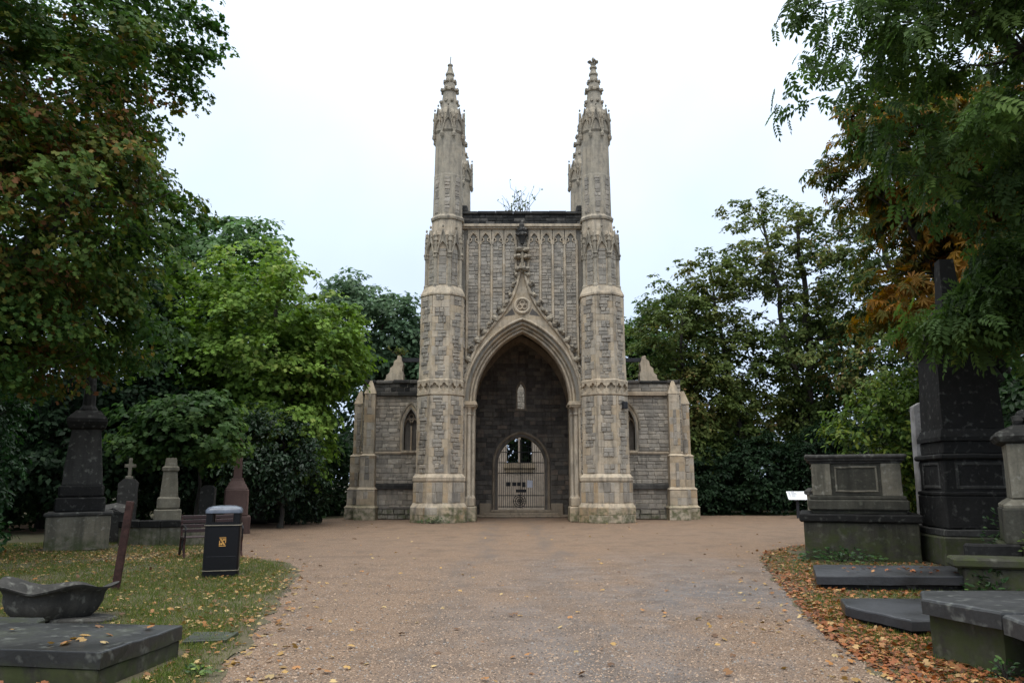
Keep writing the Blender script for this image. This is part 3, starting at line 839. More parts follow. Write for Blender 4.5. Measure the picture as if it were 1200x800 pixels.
# ---- iron gate
GT = empty('gate', parent=chapel); gy = BY+.22
bm = MB(); bm.tube([(0, 0, 0), (0, 0, 1)], .011, 6); barm = bm.mesh('bar')
nb = 22
for i in range(nb):
    x = -1.06+2.12*i/(nb-1); top = GA.sp
    for zz in np.arange(GA.sp, 3.8, .02):
        if GA.half(zz, -.04) > abs(x): top = zz
    o = link_mesh('bar', barm, M['iron'], GT, (x, gy, .40)); o.scale = (1, 1, top-.40)
for zz in (.45, .98, 2.05, 2.55, 3.05):
    h = GA.half(zz, -.02); mb = MB(); mb.box(-h, h, gy-.012, gy+.012, zz-.02, zz+.02); mb.build('rail', M['iron'], GT)
for x in (-.045, .045):
    mb = MB(); mb.tube([(x, gy-.01, .38), (x, gy-.01, 3.66)], .022, 6); mb.build('meeting_stile', M['iron'], GT)
for x, z, w, h in ((-.62, 1.52, .11, .10), (-.33, 1.52, .10, .09), (-.10, 1.52, .10, .09), (.0, 1.2, .25, .07), (.14, 1.50, .07, .12)):
    mb = MB(); mb.box(x-w, x+w, gy-.05, gy-.02, z-h, z+h); mb.build('lock_plate', M['iron'], GT)
for r in (.30, .20, .10):
    mb = MB(); mb.tube([(-.08+r*math.cos(2*PI*k/20), gy-.03, .72+r*math.sin(2*PI*k/20)) for k in range(21)], .016, 6, cap=False); mb.build('wheel_ring', M['iron'], GT)
for k in range(6):
    a = k*PI/6; mb = MB(); mb.tube([(-.08-.29*math.cos(a), gy-.03, .72-.29*math.sin(a)), (-.08+.29*math.cos(a), gy-.03, .72+.29*math.sin(a))], .010, 5); mb.build('wheel_spoke', M['iron'], GT)
def paper_mat(name, line=(.12, .12, .14), rows=14):
    t = NT(name); v = t.coords((1, 1, 1)); sp = t.new('ShaderNodeSeparateXYZ'); t.link(v, sp.inputs[0])
    w = t.math('FRACT', t.math('MULTIPLY', sp.outputs['Z'], rows*2.4)); n = t.noise(v, 60, 2)
    ln = t.math('MULTIPLY', t.mrange(w, .55, .6), t.mrange(n, .42, .5))
    t.color(t.mix(t.math('MULTIPLY', ln, .55), (.72, .74, .84), line)); t.rough(.5); return t.m
mb = MB(); mb.box(-.13, .13, -.004, .004, -.17, .17); o = mb.build('paper_notice', paper_mat('printed_paper'), None, (CX+.42, CY+gy-.03, 1.53), (0, .04, 0))
tag(o, 'white printed paper notice tied to the iron gate bars', 'notice')

# ---- nave: low walls either side of the tower, roofless, with the far gable seen through the gate
NY = 2.2; NX0, NX1 = 4.2, 7.15
WIN = {-1: Arch(.30, 4.05, 4.85, -4.98), 1: Arch(.30, 4.05, 4.85, 4.76)}
for s in (-1, 1):
    NW = empty('nave_wall', parent=chapel)
    a, b = (-NX1, -NX0) if s < 0 else (NX0, NX1)
    A = WIN[s]
    mb = MB(); arched_wall(mb, a, b, 2.95, 6.05, A, NY, NY+.55); mb.box(a, b, NY, NY+.55, 0, 2.95, .4); mb.build('wall_core', M['mortar'], NW)
    fr = frame((0, NY, 0), 0)
    def spn(z0, z1, a=a, b=b, A=A):
        h = max(A.half(z0, .16), A.half(z1, .16)) if 3.0 < z1 < 5.2 else 0
        return [(a+.02, A.x-h), (A.x+h, b)] if h > .03 else [(a+.02, b)]
    courses(fr, NW, .45, 1.32, spn, h=(.16, .24), l=(.2, .55), weight=1.1); courses(fr, NW, 1.55, 2.82, spn, h=(.13, .23), l=(.2, .5), weight=1.1); courses(fr, NW, 2.98, 5.42, spn, h=(.13, .21), l=(.2, .5), weight=1.1)
    courses(fr, NW, 5.62, 5.98, lambda p, q, a=a, b=b: [(a+.02, b)], h=(.16, .2), l=(.25, .5), kind='dark_stone' if s < 0 else 'stone')
    courses(fr, NW, .02, .45, lambda p, q, a=a, b=b: [(a, b)], h=(.2, .23), l=(.3, .6), proud=(.05, .09))
    for (z0, z1, d, mt) in ((1.32, 1.55, .14, 'black_stone'), (2.84, 2.96, .07, 'sooty_dressing'), (5.44, 5.62, .16, 'black_stone' if s < 0 else 'sooty_dressing'), (.45, .56, .08, 'sooty')):
        mb = MB(); x = a
        while x < b-.02:
            w = min(SR.uniform(.5, .9), b-x)
            mb.add([(x+.003, NY-d, z0), (x+w-.003, NY-d, z0), (x+w-.003, NY-d, z1-.06), (x+.003, NY-d, z1-.06), (x+.003, NY-.02, z1), (x+w-.003, NY-.02, z1), (x+.003, NY, z0), (x+w-.003, NY, z0)], [(0, 1, 2, 3), (3, 2, 5, 4), (6, 7, 1, 0)], SR.random()); x += w
        mb.build('string_course', M[mt], NW)
    mb = MB(); x = a
    while x < b-.02:
        w = min(SR.uniform(.45, .8), b-x); mb.box(x+.004, x+w-.004, NY-.12, NY+.6, 6.0+SR.uniform(-.02, .0), 6.14+SR.uniform(-.03, .03)+(0.22 if s > 0 else 0)*0, SR.random(), bev=.025); x += w
    mb.build('coping', M['black_stone'], NW)
    # window: moulded frame, hood, mullioned head, dark panel behind in place of the shaded void
    WN = empty('window', parent=chapel)
    mb = MB(); A.sweep(mb, [(0, NY+.35), (.0, NY+.16), (.05, NY+.10), (.06, NY-.01), (.15, NY-.03), (.17, NY+.01)], 10, 3.0, seed=4+s); mb.build('frame', M['ashlar'], WN)
    mb = MB(); A.sweep(mb, [(.16, NY), (.17, NY-.07), (.24, NY-.09), (.26, NY)], 10, 3.95, seed=5+s); mb.build('hood_mould', M['carved'], WN)
    mb = MB(); mb.box(A.x-.03, A.x+.03, NY+.20, NY+.30, 3.0, 4.3, .5)
    for sg in (-1, 1):
        B = Arch(.13, 4.1, 4.4, A.x+sg*.15); B.sweep(mb, [(0, NY+.30), (0, NY+.2), (.05, NY+.2), (.05, NY+.3)], 6, seed=2)
    mb.tube([(A.x+.11*math.cos(2*PI*k/12), NY+.25, 4.52+.11*math.sin(2*PI*k/12)) for k in range(13)], .03, 5, .5, cap=False)
    mb.build('tracery', M['sooty_dressing'], WN)
    mb = MB(); mb.box(A.x-.33, A.x+.33, NY+.38, NY+.45, 3.0, 4.9, .3); mb.build('blocking', M['sooty'], WN)
    mb = MB(); mb.box(A.x-.40, A.x+.40, NY-.10, NY+.3, 2.90, 3.0, .5); mb.build('sill', M['ashlar'], WN)
    # corner buttresses: one square on the front, one on the flank
    for (bx, bw, by, tp, front) in ((6.78, .26, NY, 5.95, True), (7.42, .24, NY+.55, 5.55, False)):
        if front is False: bx = 7.36
        BT = empty('buttress', parent=chapel); xc = s*bx
        st = [(0.0, .62, bw+.20, .78 if front else .62), (.62, 1.40, bw+.13, .66 if front else .5), (1.40, 2.85, bw+.06, .50 if front else .40), (2.85, tp-.35, bw-.02, .32 if front else .25)]
        mb = MB()
        for i, (z0, z1, hw, d) in enumerate(st):
            mb.box(xc-hw, xc+hw, by-d, by+.5, z0, z1-.10, .5)
            nh, nd = (st[i+1][2], st[i+1][3]) if i < 3 else (hw*.2, d*.5)
            zz = z1 if i < 3 else z1+.5
            lo, hi = z1-.10, zz
            mb.add([(xc-hw-.03, by-d-.03, lo), (xc+hw+.03, by-d-.03, lo), (xc+nh, by-nd, hi), (xc-nh, by-nd, hi), (xc+hw+.03, by+.5, lo), (xc+nh, by+.5, hi), (xc-hw-.03, by+.5, lo), (xc-nh, by+.5, hi)],
                   [(0, 1, 2, 3), (1, 4, 5, 2), (6, 0, 3, 7), (3, 2, 5, 7), (0, 6, 4, 1)], .35)
        mb.build('buttress_core', M['ashlar'], BT)
        for i, (z0, z1, hw, d) in enumerate(st):
            f2 = frame((xc, by-d, 0), 0); z = z0+.02; odd = True
            while z < z1-.14:
                hh = min(SR.uniform(.26, .36), z1-.11-z)
                c = SR.uniform(.05, .10)+ (0 if i == 0 else .02)
                if i == 0 or SR.random() < .3: put_stone(f2, -hw+.005, hw-.005, z, z+hh, 'ashlar_block', BT, proud=(.004, .012), bev=.01, jit=.002)
                else:
                    put_stone(f2, -hw+.005, -c, z, z+hh, 'ashlar_block', BT, proud=(.004, .01), bev=.008, jit=.002); put_stone(f2, c, hw-.005, z, z+hh, 'ashlar_block', BT, proud=(.004, .01), bev=.008, jit=.002)
                    put_stone(f2, -c, c, z, z+hh, 'stone', BT, proud=(.015, .04))
                z += hh
    # flank walls and the broken springer left standing above the corner, tied by a steel bar
    mb = MB(); mb.box(min(s*6.65, s*7.14), max(s*6.65, s*7.14), NY+.56, 13.9, 0, 5.9, .4); mb.build('flank_wall', M['mortar'], chapel)
    mb = MB(); x0_, x1_ = s*5.55, s*6.45
    prof_ = [(1.0, 6.06), (.93, 6.22), (.80, 6.30), (.78, 6.48), (.62, 6.60), (.60, 6.80), (.44, 6.92), (.40, 7.14), (.26, 7.22), (.22, 7.40), (.05, 7.36), (.0, 7.15), (-.06, 7.0), (-.02, 6.7), (-.10, 6.5), (-.08, 6.06)]
    poly = [(x0_+(x1_-x0_)*p, z) for p, z in prof_]
    if s < 0: poly = poly[::-1]
    mb.prism(poly, NY+.7, NY+1.2, .6); mb.build('broken_springer', M['ashlar'], chapel)
    mb = MB(); mb.box(min(s*2.9, s*5.75), max(s*2.9, s*5.75), NY+.85, NY+1.0, 7.12, 7.30); mb.build('tie_beam', M['steel'], chapel)
FWN = empty('far_gable', parent=chapel); FY = 14.4
LW = [Arch(.34, 4.6, 5.3, -.42), Arch(.34, 4.6, 5.3, .42)]
mb = MB()
arched_wall(mb, -3.0, 0.0, 2.75, 8.6, LW[0], FY, FY+.5); arched_wall(mb, 0.0, 3.0, 2.75, 8.6, LW[1], FY, FY+.5); mb.box(-3.0, 3.0, FY, FY+.5, 0, 2.75, .5)
mb.box(-6.7, -3.0, FY, FY+.5, 0, 5.6, .4); mb.box(3.0, 6.7, FY, FY+.5, 0, 5.6, .4); mb.build('gable_wall', M['inner_pale'], FWN)
courses(frame((0, FY, 0), 0), FWN, .1, 2.5, lambda a, b: [(-2.2, 2.2)], h=(.2, .3), l=(.3, .7), kind='sooty_stone', proud=(.01, .02), weight=.01) if False else courses(frame((0, FY, 0), 0), FWN, 5.4, 8.4, lambda a, b: [(-1.0, 1.0)], h=(.2, .3), l=(.2, .5), weight=.01)
mb = MB(); mb.box(-.95, .95, FY-.12, FY, 2.45, 2.75, .4); mb.box(-.8, .8, FY-.06, FY, 2.2, 2.45, .2); mb.build('window_sill', M['sooty_dressing'], FWN)
flush_stones()

# floodlight on the right turret
mb = MB(); mb.box(-.12, .12, -.10, .05, -.15, .15, bev=.02); o = mb.build('floodlight', M['steel'])
o.location = (CX+3.43+.66+.09, CY-.66-.09, 4.72); o.rotation_euler = (0, 0, PI/4); tag(o, 'small black box floodlight fixed high on the right turret', 'floodlight')

# ------------------------------------------------------------------ monuments, left of the court
M['grave_pale'] = stone_mat('pale_sandstone', [(0., (.17, .155, .115)), (1., (.30, .272, .21))], stain=(.06, .058, .045), stain_amt=.8, moss=(.06, .075, .03), moss_h=.45, stain_lo=.43, lichen=(.40, .38, .32))
M['grave_grey'] = stone_mat('weathered_grey_stone', [(0., (.045, .044, .04)), (1., (.10, .096, .088))], stain=(.022, .022, .02), stain_amt=.8, lichen=(.28, .28, .24), stain_lo=.45)
M['granite_red'] = stone_mat('red_granite', [(0., (.11, .07, .06)), (1., (.18, .118, .10))], stain=(.06, .04, .035), stain_amt=.6, rough=.6, grain=60)
M['slab_wet'] = stone_mat('wet_slab', [(0., (.02, .021, .021)), (1., (.06, .061, .06))], stain=(.015, .016, .016), stain_amt=.6, lichen=(.22, .23, .2), streak=False, rough=.6, wet=.3, moss=(.045, .055, .025), moss_h=.3)
M['tomb_mossy'] = stone_mat('mossy_tomb_stone', [(0., (.045, .043, .034)), (1., (.11, .104, .082))], stain=(.022, .022, .018), stain_amt=.85, moss=(.05, .06, .022), moss_h=.9, stain_lo=.42, lichen=(.17, .17, .13))
M['rust'] = plain_mat('rusty_iron', (.042, .019, .015), .7, .2, .3, .5, 14)
M['bench_wood'] = plain_mat('oiled_bench_wood', (.03, .012, .01), .4, 0, .5, .35, 20)
M['bin_black'] = plain_mat('black_bin_plastic', (.004, .004, .005), .4, 0, .28)
M['bin_lid'] = plain_mat('wet_grey_lid', (.10, .115, .145), .28, 0, .5)
M['gold'] = plain_mat('gold_print', (.50, .26, .06), .5)

def monument(name, label, cat, loc, rz, parts, group=None):
    """parts: (part name, material, builder(mb))"""
    r = empty(name, loc, rz); tag(r, label, cat, group); r.rotation_euler = (math.radians(random.uniform(-.9, .9)), math.radians(random.uniform(-1.1, 1.1)), rz)
    for nm, mt, fn in parts:
        mb = MB(); fn(mb); mb.build(nm, M[mt], r)
    return r

def stack(*lv, asp=1.0):
    def f(mb):
        for i, prof in enumerate(lv): mb.square(prof, asp=asp, tone=.3+.4*((i*37) % 10)/10)
    return f

def blk(x0, x1, y0, y1, z0, z1, bev=.02, tone=.5): return lambda mb: mb.box(x0, x1, y0, y1, z0, z1, tone, bev)
def both(*fs): return lambda mb: [f(mb) for f in fs]

monument('tomb_monument', 'tall dark tapered pedestal with broken column on a pale stone base', 'monument', (-10.62, 19.35, 0), .48, [
    ('base_block', 'grave_pale', blk(-.68, .68, -.68, .68, 0, .80)), ('base_coping', 'grave_grey', blk(-.73, .73, -.73, .73, .80, .90, .03)),
    ('plinth', 'grave_dark', both(blk(-.54, .54, -.54, .54, .90, 1.24, .03), blk(-.49, .49, -.49, .49, 1.24, 1.55, .05))),
    ('die', 'grave_grey', stack([(1.55, .44), (2.88, .32)])),
    ('cap', 'grave_dark', stack([(2.88, .33), (2.93, .40), (3.08, .45), (3.16, .43), (3.36, .26)])),
    ('broken_column', 'grave_dark', lambda mb: mb.lathe([(3.3, .22), (3.42, .2), (3.5, .15), (4.3, .12), (4.45, .05)], 10))])
KW = monument('kerbed_grave', 'low pale kerb wall with dark coping beside the bench', 'grave', (-9.15, 20.45, 0), .06, [])
for i in range(4):
    x = -.95+i*.52
    mb = MB(); mb.box(x+.003, x+.517, -.14, .14, 0, .46, .3+.15*i, .012); mb.build('kerb_block', M['grave_pale'], KW)
    mb = MB(); mb.box(x-.0+.002, x+.518, -.20, .20, .46, .64, .2+.1*i, .02); mb.build('coping_stone', M['grave_dark'], KW)
mb = MB(); mb.box(.85, 1.12, .14, 2.6, 0, .46, .5, .012); mb.build('kerb_block', M['grave_pale'], KW)
mb = MB(); mb.box(-.95, .85, .14, 2.6, 0, .5, .4); mb.build('grave_fill', M['ground'], KW)
def head_cross(mb):
    mb.prism([(-.26, .55), (.26, .55), (.26, 1.58), (.14, 1.70), (-.14, 1.70), (-.26, 1.58)], -.10, .10, .5)
monument('cross_headstone', 'grey coped headstone topped by a small stone cross', 'headstone', (-10.95, 22.3, 0), .35, [
    ('base', 'grave_grey', blk(-.36, .36, -.22, .22, 0, .57, .03)), ('slab', 'grave_grey', head_cross),
    ('cross', 'grave_pale', lambda mb: (mb.box(-.045, .045, -.04, .04, 1.70, 2.28, .5, .012), mb.box(-.15, .15, -.038, .038, 2.02, 2.11, .5, .012), mb.box(-.10, .10, -.08, .08, 1.69, 1.78, .5, .015)))])
monument('book_tablet', 'small open stone book leaning at the foot of the cross headstone', 'tablet', (-10.75, 21.2, .0), .2, [
    ('block', 'grave_grey', lambda mb: mb.prism([(-.34, 0), (.34, 0), (.34, .78), (.05, .93), (-.34, .78)], -.2, .2, .4)),
    ('pages', 'grave_grey', lambda mb: mb.add([(-.33, -.22, .80), (0, -.22, .88), (.33, -.22, .80), (.33, .2, .99), (0, .2, 1.06), (-.33, .2, .99), (-.33, -.22, .77), (0, -.22, .77), (.33, -.22, .77)], [(0, 1, 4, 5), (1, 2, 3, 4), (6, 7, 1, 0), (7, 8, 2, 1)], .7))])
monument('pale_obelisk', 'pale mossy tapered pedestal under the overhanging maple leaves', 'monument', (-9.85, 22.5, 0), .42, [
    ('base', 'grave_pale', both(blk(-.36, .36, -.36, .36, 0, .85, .03), blk(-.30, .30, -.30, .30, .85, 1.2, .05))),
    ('shaft', 'grave_pale', stack([(1.2, .24), (1.9, .185)])), ('cap', 'grave_pale', stack([(1.9, .19), (1.94, .23), (2.02, .23), (2.06, .17), (2.3, .14)]))])
monument('plain_headstone', 'plain dark upright headstone in shade behind the bench', 'headstone', (-9.45, 24.3, 0), -.05, [
    ('slab', 'grave_grey', lambda mb: mb.prism([(-.22, 0), (.22, 0), (.22, 1.42), (.12, 1.52), (-.12, 1.52), (-.22, 1.42)], -.08, .08, .2)),
    ('base', 'grave_dark', blk(-.30, .30, -.16, .16, 0, .5, .03))])
monument('red_obelisk', 'slender reddish granite obelisk on a square block behind the bin', 'monument', (-8.9, 25.3, 0), .35, [
    ('base', 'granite_red', both(blk(-.46, .46, -.46, .46, 0, .55, .02), blk(-.37, .37, -.37, .37, .55, 1.40, .04))), ('pedestal', 'granite_red', stack([(1.40, .35), (1.48, .30), (1.66, .20), (1.74, .18)])),
    ('shaft', 'granite_red', stack([(1.74, .135), (3.3, .085), (3.45, .01)]))])
for i, (x, y, h, w) in enumerate(((-11.9, 29.5, .5, .3), (-10.4, 31.6, .26, .22), (-9.7, 31.9, .2, .25), (-9.0, 32.2, .24, .2), (-8.4, 32.5, .18, .24), (-7.9, 32.0, .22, .22))):
    mb = MB(); mb.box(-w, w, -.12, .12, 0, h, .4, .05)
    o = mb.build('edging_stone', M['grave_dark'], None, (x, y, 0), (.05*i, 0, .3*i)); tag(o, ['taller dark stub of stone at the far left gravel edge', 'leftmost low dark edging stone before the wood', 'second low edging stone from the left before the wood', 'third low edging stone from the left before the wood', 'fourth low edging stone close to the chapel buttress', 'last low edging stone beside the left chapel buttress'][i], 'stone', 'low stones edging the gravel')
mb = MB(); mb.box(-.035, .035, -.035, .035, 0, .32); o = mb.build('marker_post', plain_mat('yellow_paint', (.45, .38, .05), .5), None, (-9.1, 31.2, 0)); tag(o, 'tiny yellow marker post at the far left gravel edge', 'post')

# fallen shell-shaped urn
def urn_mesh():
    mb = MB(); n = 40; prof = [(.0, .34), (.04, .44), (.12, .53), (.22, .575), (.31, .585), (.36, .63), (.385, .71), (.41, .72), (.405, .66), (.36, .58), (.24, .48), (.14, .30), (.10, .02)]
    rr = []
    for i, (z, r) in enumerate(prof):
        ring = []; k_ = max(0, (r-.45)/.25)
        for k in range(n):
            a = 2*PI*k/n; w = .030*k_*math.sin(5*a+.8)+.035*k_*math.sin(2*a+2.4); ring.append((r*(1+.05*k_*math.cos(5*a))*math.cos(a), r*.86*(1+.05*k_*math.cos(5*a))*math.sin(a), z+w))
        rr.append(ring)
    mb.rings(rr, tone=.45); return mb
UR = empty('stone_basin', (-5.42, 9.45, 0.0)); UR.scale = (.9, .9, 1.0); UR.rotation_euler = (math.radians(-3), math.radians(3), .3)
tag(UR, 'fallen dark stone shell basin with wavy rim behind the grave slab', 'basin')
auto_smooth(urn_mesh().build('bowl', M['grave_grey'], UR), 60)
mb = MB(); mb.lathe([(-.02, .42), (.05, .42), (.07, .36)], 20); mb.build('foot', M['grave_grey'], UR, (.42, -.12, 0))
mb = MB(); mb.box(-.3, .3, -.2, .2, 0, .20, .5, .02); o = mb.build('broken_kerb_stone', M['slab_wet'], None, (-5.25, 8.35, 0), (0, .05, .1)); tag(o, 'short broken dark kerb stone left of the basin', 'stone')
LS = empty('ledger_tomb', (-4.1, 7.0, 0)); tag(LS, 'low double-stepped dark wet grave slab in the near left corner', 'grave')
def loc(pts, c): return [(x-c[0], y-c[1]) for x, y in pts]
top = loc([(-6.4, 6.9), (-3.22, 6.35), (-3.08, 7.55), (-6.2, 7.75)], (-4.1, 7.0))
mb = MB(); mb.slab(top, .16, .29, .5, .012); mb.build('top_slab', M['slab_wet'], LS)
mb = MB(); mb.slab([(x*.985, y*.97) for x, y in top], 0, .155, .3, .01); mb.build('lower_slab', M['tomb_mossy'], LS)
mb = MB(); mb.slab(loc([(-5.6, 5.65), (-3.3, 5.5), (-3.22, 6.1), (-5.6, 6.3)], (-4.1, 7.0)), 0, .07, .4, .01); mb.build('front_kerb', M['slab_wet'], LS)
mb = MB(); mb.slab([(-.22, -.28), (.2, -.22), (.26, .2), (-.2, .26)], 0, .035, .6, .008); o = mb.build('slate_fragment', M['slab_wet'], None, (-3.12, 8.35, .012), (0, 0, .2)); tag(o, 'flat grey slate fragment lying in the grass beside the slab', 'slab')
PO = MB(); PO.box(-.055, .055, -.03, .03, -.1, 1.32, .5, .008); o = PO.build('leaning_post', M['rust'], None, (-5.95, 12.0, 0), (0, math.radians(4.5), .2)); tag(o, 'leaning rusty red brown post standing in the grass', 'post')

# litter bin
BN = empty('litter_bin', (-5.06, 13.85, 0), .30); tag(BN, 'black square litter bin with arched grey lid on the grass', 'bin')
def rrect(hx, hy, r, z, n=4):
    out = []
    for cx, cy, a0 in ((hx-r, -hy+r, -PI/2), (hx-r, hy-r, 0), (-hx+r, hy-r, PI/2), (-hx+r, -hy+r, PI)):
        for k in range(n+1): a = a0+PI/2*k/n; out.append((cx+r*math.cos(a), cy+r*math.sin(a), z))
    return out
mb = MB(); mb.rings([rrect(.29, .29, .06, z) if w == 0 else rrect(.29+w, .29+w, .06, z) for z, w in ((0, .0), (.10, .0), (.102, -.012), (.125, -.012), (.127, 0), (.84, .0), (.842, -.01), (.86, -.01), (.862, .008), (.90, .008))]); auto_smooth(mb.build('body', M['bin_black'], BN))
for sx in (-1, 1):
    for sy in (-1, 1):
        mb = MB(); mb.rings([[(p[0]+sx*.22, p[1]+sy*.22, p[2]) for p in rrect(.06, .06, .03, z)] for z in (.88, 1.10)]); mb.build('corner_post', M['bin_black'], BN)
mb = MB(); mb.rings([rrect(.30, .30, .07, 1.08), rrect(.30, .30, .07, 1.13), rrect(.27, .27, .07, 1.17), rrect(.19, .19, .07, 1.195), rrect(.05, .05, .03, 1.205)]); auto_smooth(mb.build('lid', M['bin_lid'], BN), 60)
mb = MB(); mb.rings([rrect(.295, .295, .06, .118), rrect(.295, .295, .06, .13)]); mb.build('lower_trim', plain_mat('worn_gold_trim', (.25, .22, .16), .4), BN)
mb = MB(); mb.rings([rrect(.302, .302, .06, .872), rrect(.302, .302, .06, .885)]); mb.build('upper_trim', bpy.data.materials['worn_gold_trim'], BN)
mb = MB(); mb.rings([rrect(.22, .01, .008, .885), rrect(.22, .01, .008, .93)]); mb.build('aperture_lip', M['bin_black'], BN, (0, -.28, 0))
EM = MB()      # square emblem: a gold frame with a slanting figure
EM.box(-.055, .055, -.002, .0, -.075, -.062); EM.box(-.055, .055, -.002, .0, .062, .075)
EM.add([(-.05, -.002, .055), (-.02, -.002, .055), (.05, -.002, -.055), (.02, -.002, -.055)], [(0, 3, 2, 1)])
EM.box(-.055, -.04, -.002, .0, -.055, .02); EM.box(.04, .055, -.002, .0, -.02, .055); EM.box(.0, .035, -.002, 0, .02, .05); EM.box(-.035, 0, -.002, 0, -.05, -.02)
EM.build('emblem', M['gold'], BN, (.01, -.2925, .60))
mb = MB(); mb.box(-.24, .24, -.003, 0, -.005, .0); mb.build('door_seam', plain_mat('seam_grey', (.03, .03, .033), .6), BN, (0, -.2915, .36))

# bench facing the court
BE = empty('park_bench', (-6.58, 17.35, 0), .55); tag(BE, 'dark red slatted bench with black scrolled iron ends behind the bin', 'bench')
L = .62
for i, (y_, z_) in enumerate(((.26, .56), (.275, .66), (.29, .76), (.305, .85))):
    mb = MB(); mb.box(-L, L, y_-.012, y_+.012, z_-.038, z_+.038, .5, .006); mb.build('back_slat', M['bench_wood'], BE, rot=None)
for i in range(5):
    mb = MB(); mb.box(-L, L, -.20+i*.088, -.20+i*.088+.07, .43, .455, .5, .006); mb.build('seat_slat', M['bench_wood'], BE)
for sx in (-1, 1):
    x = sx*(L-.03)
    EN = empty('bench_end', (0, 0, 0), parent=BE)
    mb = MB(); mb.tube([(x, .42, 0), (x, .33, .2), (x, .25, .42), (x, .28, .65), (x, .32, .90)], .024, 6); mb.build('rear_leg', M['rust'], EN)
    mb = MB(); mb.tube([(x, -.27, 0), (x, -.20, .12), (x, -.17, .3), (x, -.21, .43)], .024, 6); mb.build('front_leg', M['rust'], EN)
    mb = MB(); mb.tube([(x, .35, .03), (x, .22, .16), (x, .02, .22), (x, -.18, .10)], .017, 6); mb.tube([(x, -.22, .42), (x, .26, .42)], .02, 6); mb.build('stretcher', M['iron'], EN)
    mb = MB(); mb.tube([(x, .04+.085*math.cos(2*PI*k/16), .31+.085*math.sin(2*PI*k/16)) for k in range(17)], .017, 6, cap=False); mb.build('scroll', M['iron'], EN)
    mb = MB(); mb.tube([(x, .29, .66), (x, .05, .68), (x, -.20, .66), (x, -.24, .60), (x, -.21, .44)], .018, 6); mb.build('arm_rest', M['iron'], EN)

# ------------------------------------------------------------------ monuments, right of the court
M['slab_top'] = stone_mat('wet_slate_slab', [(0., (.022, .023, .025)), (1., (.06, .062, .066))], stain=(.015, .015, .015), stain_amt=.6, streak=False, rough=.55, wet=.28)
CT = empty('chest_tomb', (7.60, 17.35, 0), -.36); tag(CT, 'large pale panelled chest tomb with moulded lid on a stepped base', 'tomb')
def part(root, nm, mt, fn, **k):
    mb = MB(); fn(mb); return mb.build(nm, M[mt], root, **k)
part(CT, 'base_block', 'tomb_mossy', blk(-1.10, 1.10, -1.05, 1.05, 0, .78, .02, .5))
part(CT, 'base_coping', 'grave_dark', blk(-1.18, 1.18, -1.12, 1.12, .78, .95, .03, .2))
part(CT, 'plinth', 'tomb_mossy', both(blk(-.92, .92, -.86, .86, .95, 1.02, .01, .2), blk(-.98, .98, -.92, .92, 1.02, 1.24, .03, .7), blk(-.94, .94, -.88, .88, 1.24, 1.32, .02, .6)))
part(CT, 'chest', 'tomb_mossy', blk(-.86, .86, -.80, .80, 1.32, 2.0, .01, .5))
for x in (-.68, .68): part(CT, 'corner_pilaster', 'grave_pale', blk(x-.19, x+.19, -.85, -.79, 1.325, 1.995, .012, .6))
for x in (-.68, .68): part(CT, 'corner_pilaster', 'grave_pale', blk(x-.19, x+.19, .79, .85, 1.325, 1.995, .012, .6))
part(CT, 'side_panel', 'grave_pale', both(blk(-.42, .42, -.83, -.79, 1.40, 1.44, .01), blk(-.42, .42, -.83, -.79, 1.90, 1.94, .01), blk(-.42, -.38, -.83, -.79, 1.44, 1.90, .01), blk(.38, .42, -.83, -.79, 1.44, 1.90, .01)))
part(CT, 'end_panel', 'grave_pale', both(blk(-.89, -.85, -.5, .5, 1.40, 1.44, .01), blk(-.89, -.85, -.5, .5, 1.90, 1.94, .01)))
part(CT, 'lid', 'grave_grey', both(blk(-.90, .90, -.84, .84, 2.0, 2.05, .01, .5), blk(-.96, .96, -.90, .90, 2.05, 2.10, .02, .5), blk(-1.0, 1.0, -.94, .94, 2.10, 2.19, .03, .7)))
monument('small_pillar', 'short capped stone pillar just behind the chest tomb', 'pillar', (7.78, 20.2, 0), 0, [
    ('shaft', 'grave_pale', blk(-.14, .14, -.14, .14, 0, 1.28, .02)), ('cap', 'grave_grey', stack([(1.28, .14), (1.30, .18), (1.38, .18), (1.46, .10)]))])

DM = empty('obelisk_monument', (9.32, 16.0, 0), -.15); tag(DM, 'towering dark tapering monument with moulded cap beneath the right tree', 'monument')
part(DM, 'step', 'tomb_mossy', blk(-.86, .86, -.86, .86, 0, .56, .03, .6)); part(DM, 'step', 'grave_grey', blk(-.79, .79, -.79, .79, .56, .70, .02, .4))
part(DM, 'plinth', 'grave_dark', blk(-.72, .72, -.72, .72, .70, 1.34, .03, .5))
part(DM, 'die', 'grave_dark', both(blk(-.66, .66, -.66, .66, 1.40, 2.05, .02), blk(-.72, .72, -.72, .72, 1.34, 1.42, .02), blk(-.73, .73, -.73, .73, 2.05, 2.16, .03), blk(-.62, .62, -.62, .62, 2.16, 2.42, .02)))
for k in range(4):
    a = k*PI/2; mb = MB()
    for (x0, x1, z0, z1) in ((-.46, .46, 1.48, 1.54), (-.46, .46, 1.94, 2.0), (-.46, -.40, 1.54, 1.94), (.40, .46, 1.54, 1.94)): mb.box(x0, x1, -.68, -.655, z0, z1, .5, .008)
    mb.build('panel_frame', M['grave_grey'], DM, rot=(0, 0, a))
part(DM, 'weathering', 'grave_dark', stack([(2.42, .66), (2.50, .66), (2.66, .60)]))
part(DM, 'shaft', 'grave_dark', stack([(2.66, .58), (4.25, .53)]))
part(DM, 'cap', 'grave_dark', stack([(4.25, .54), (4.30, .62), (4.45, .70), (4.52, .68), (4.78, .30), (4.86, .27)]))
part(DM, 'upper_shaft', 'grave_dark', stack([(4.86, .22), (6.3, .14)]))
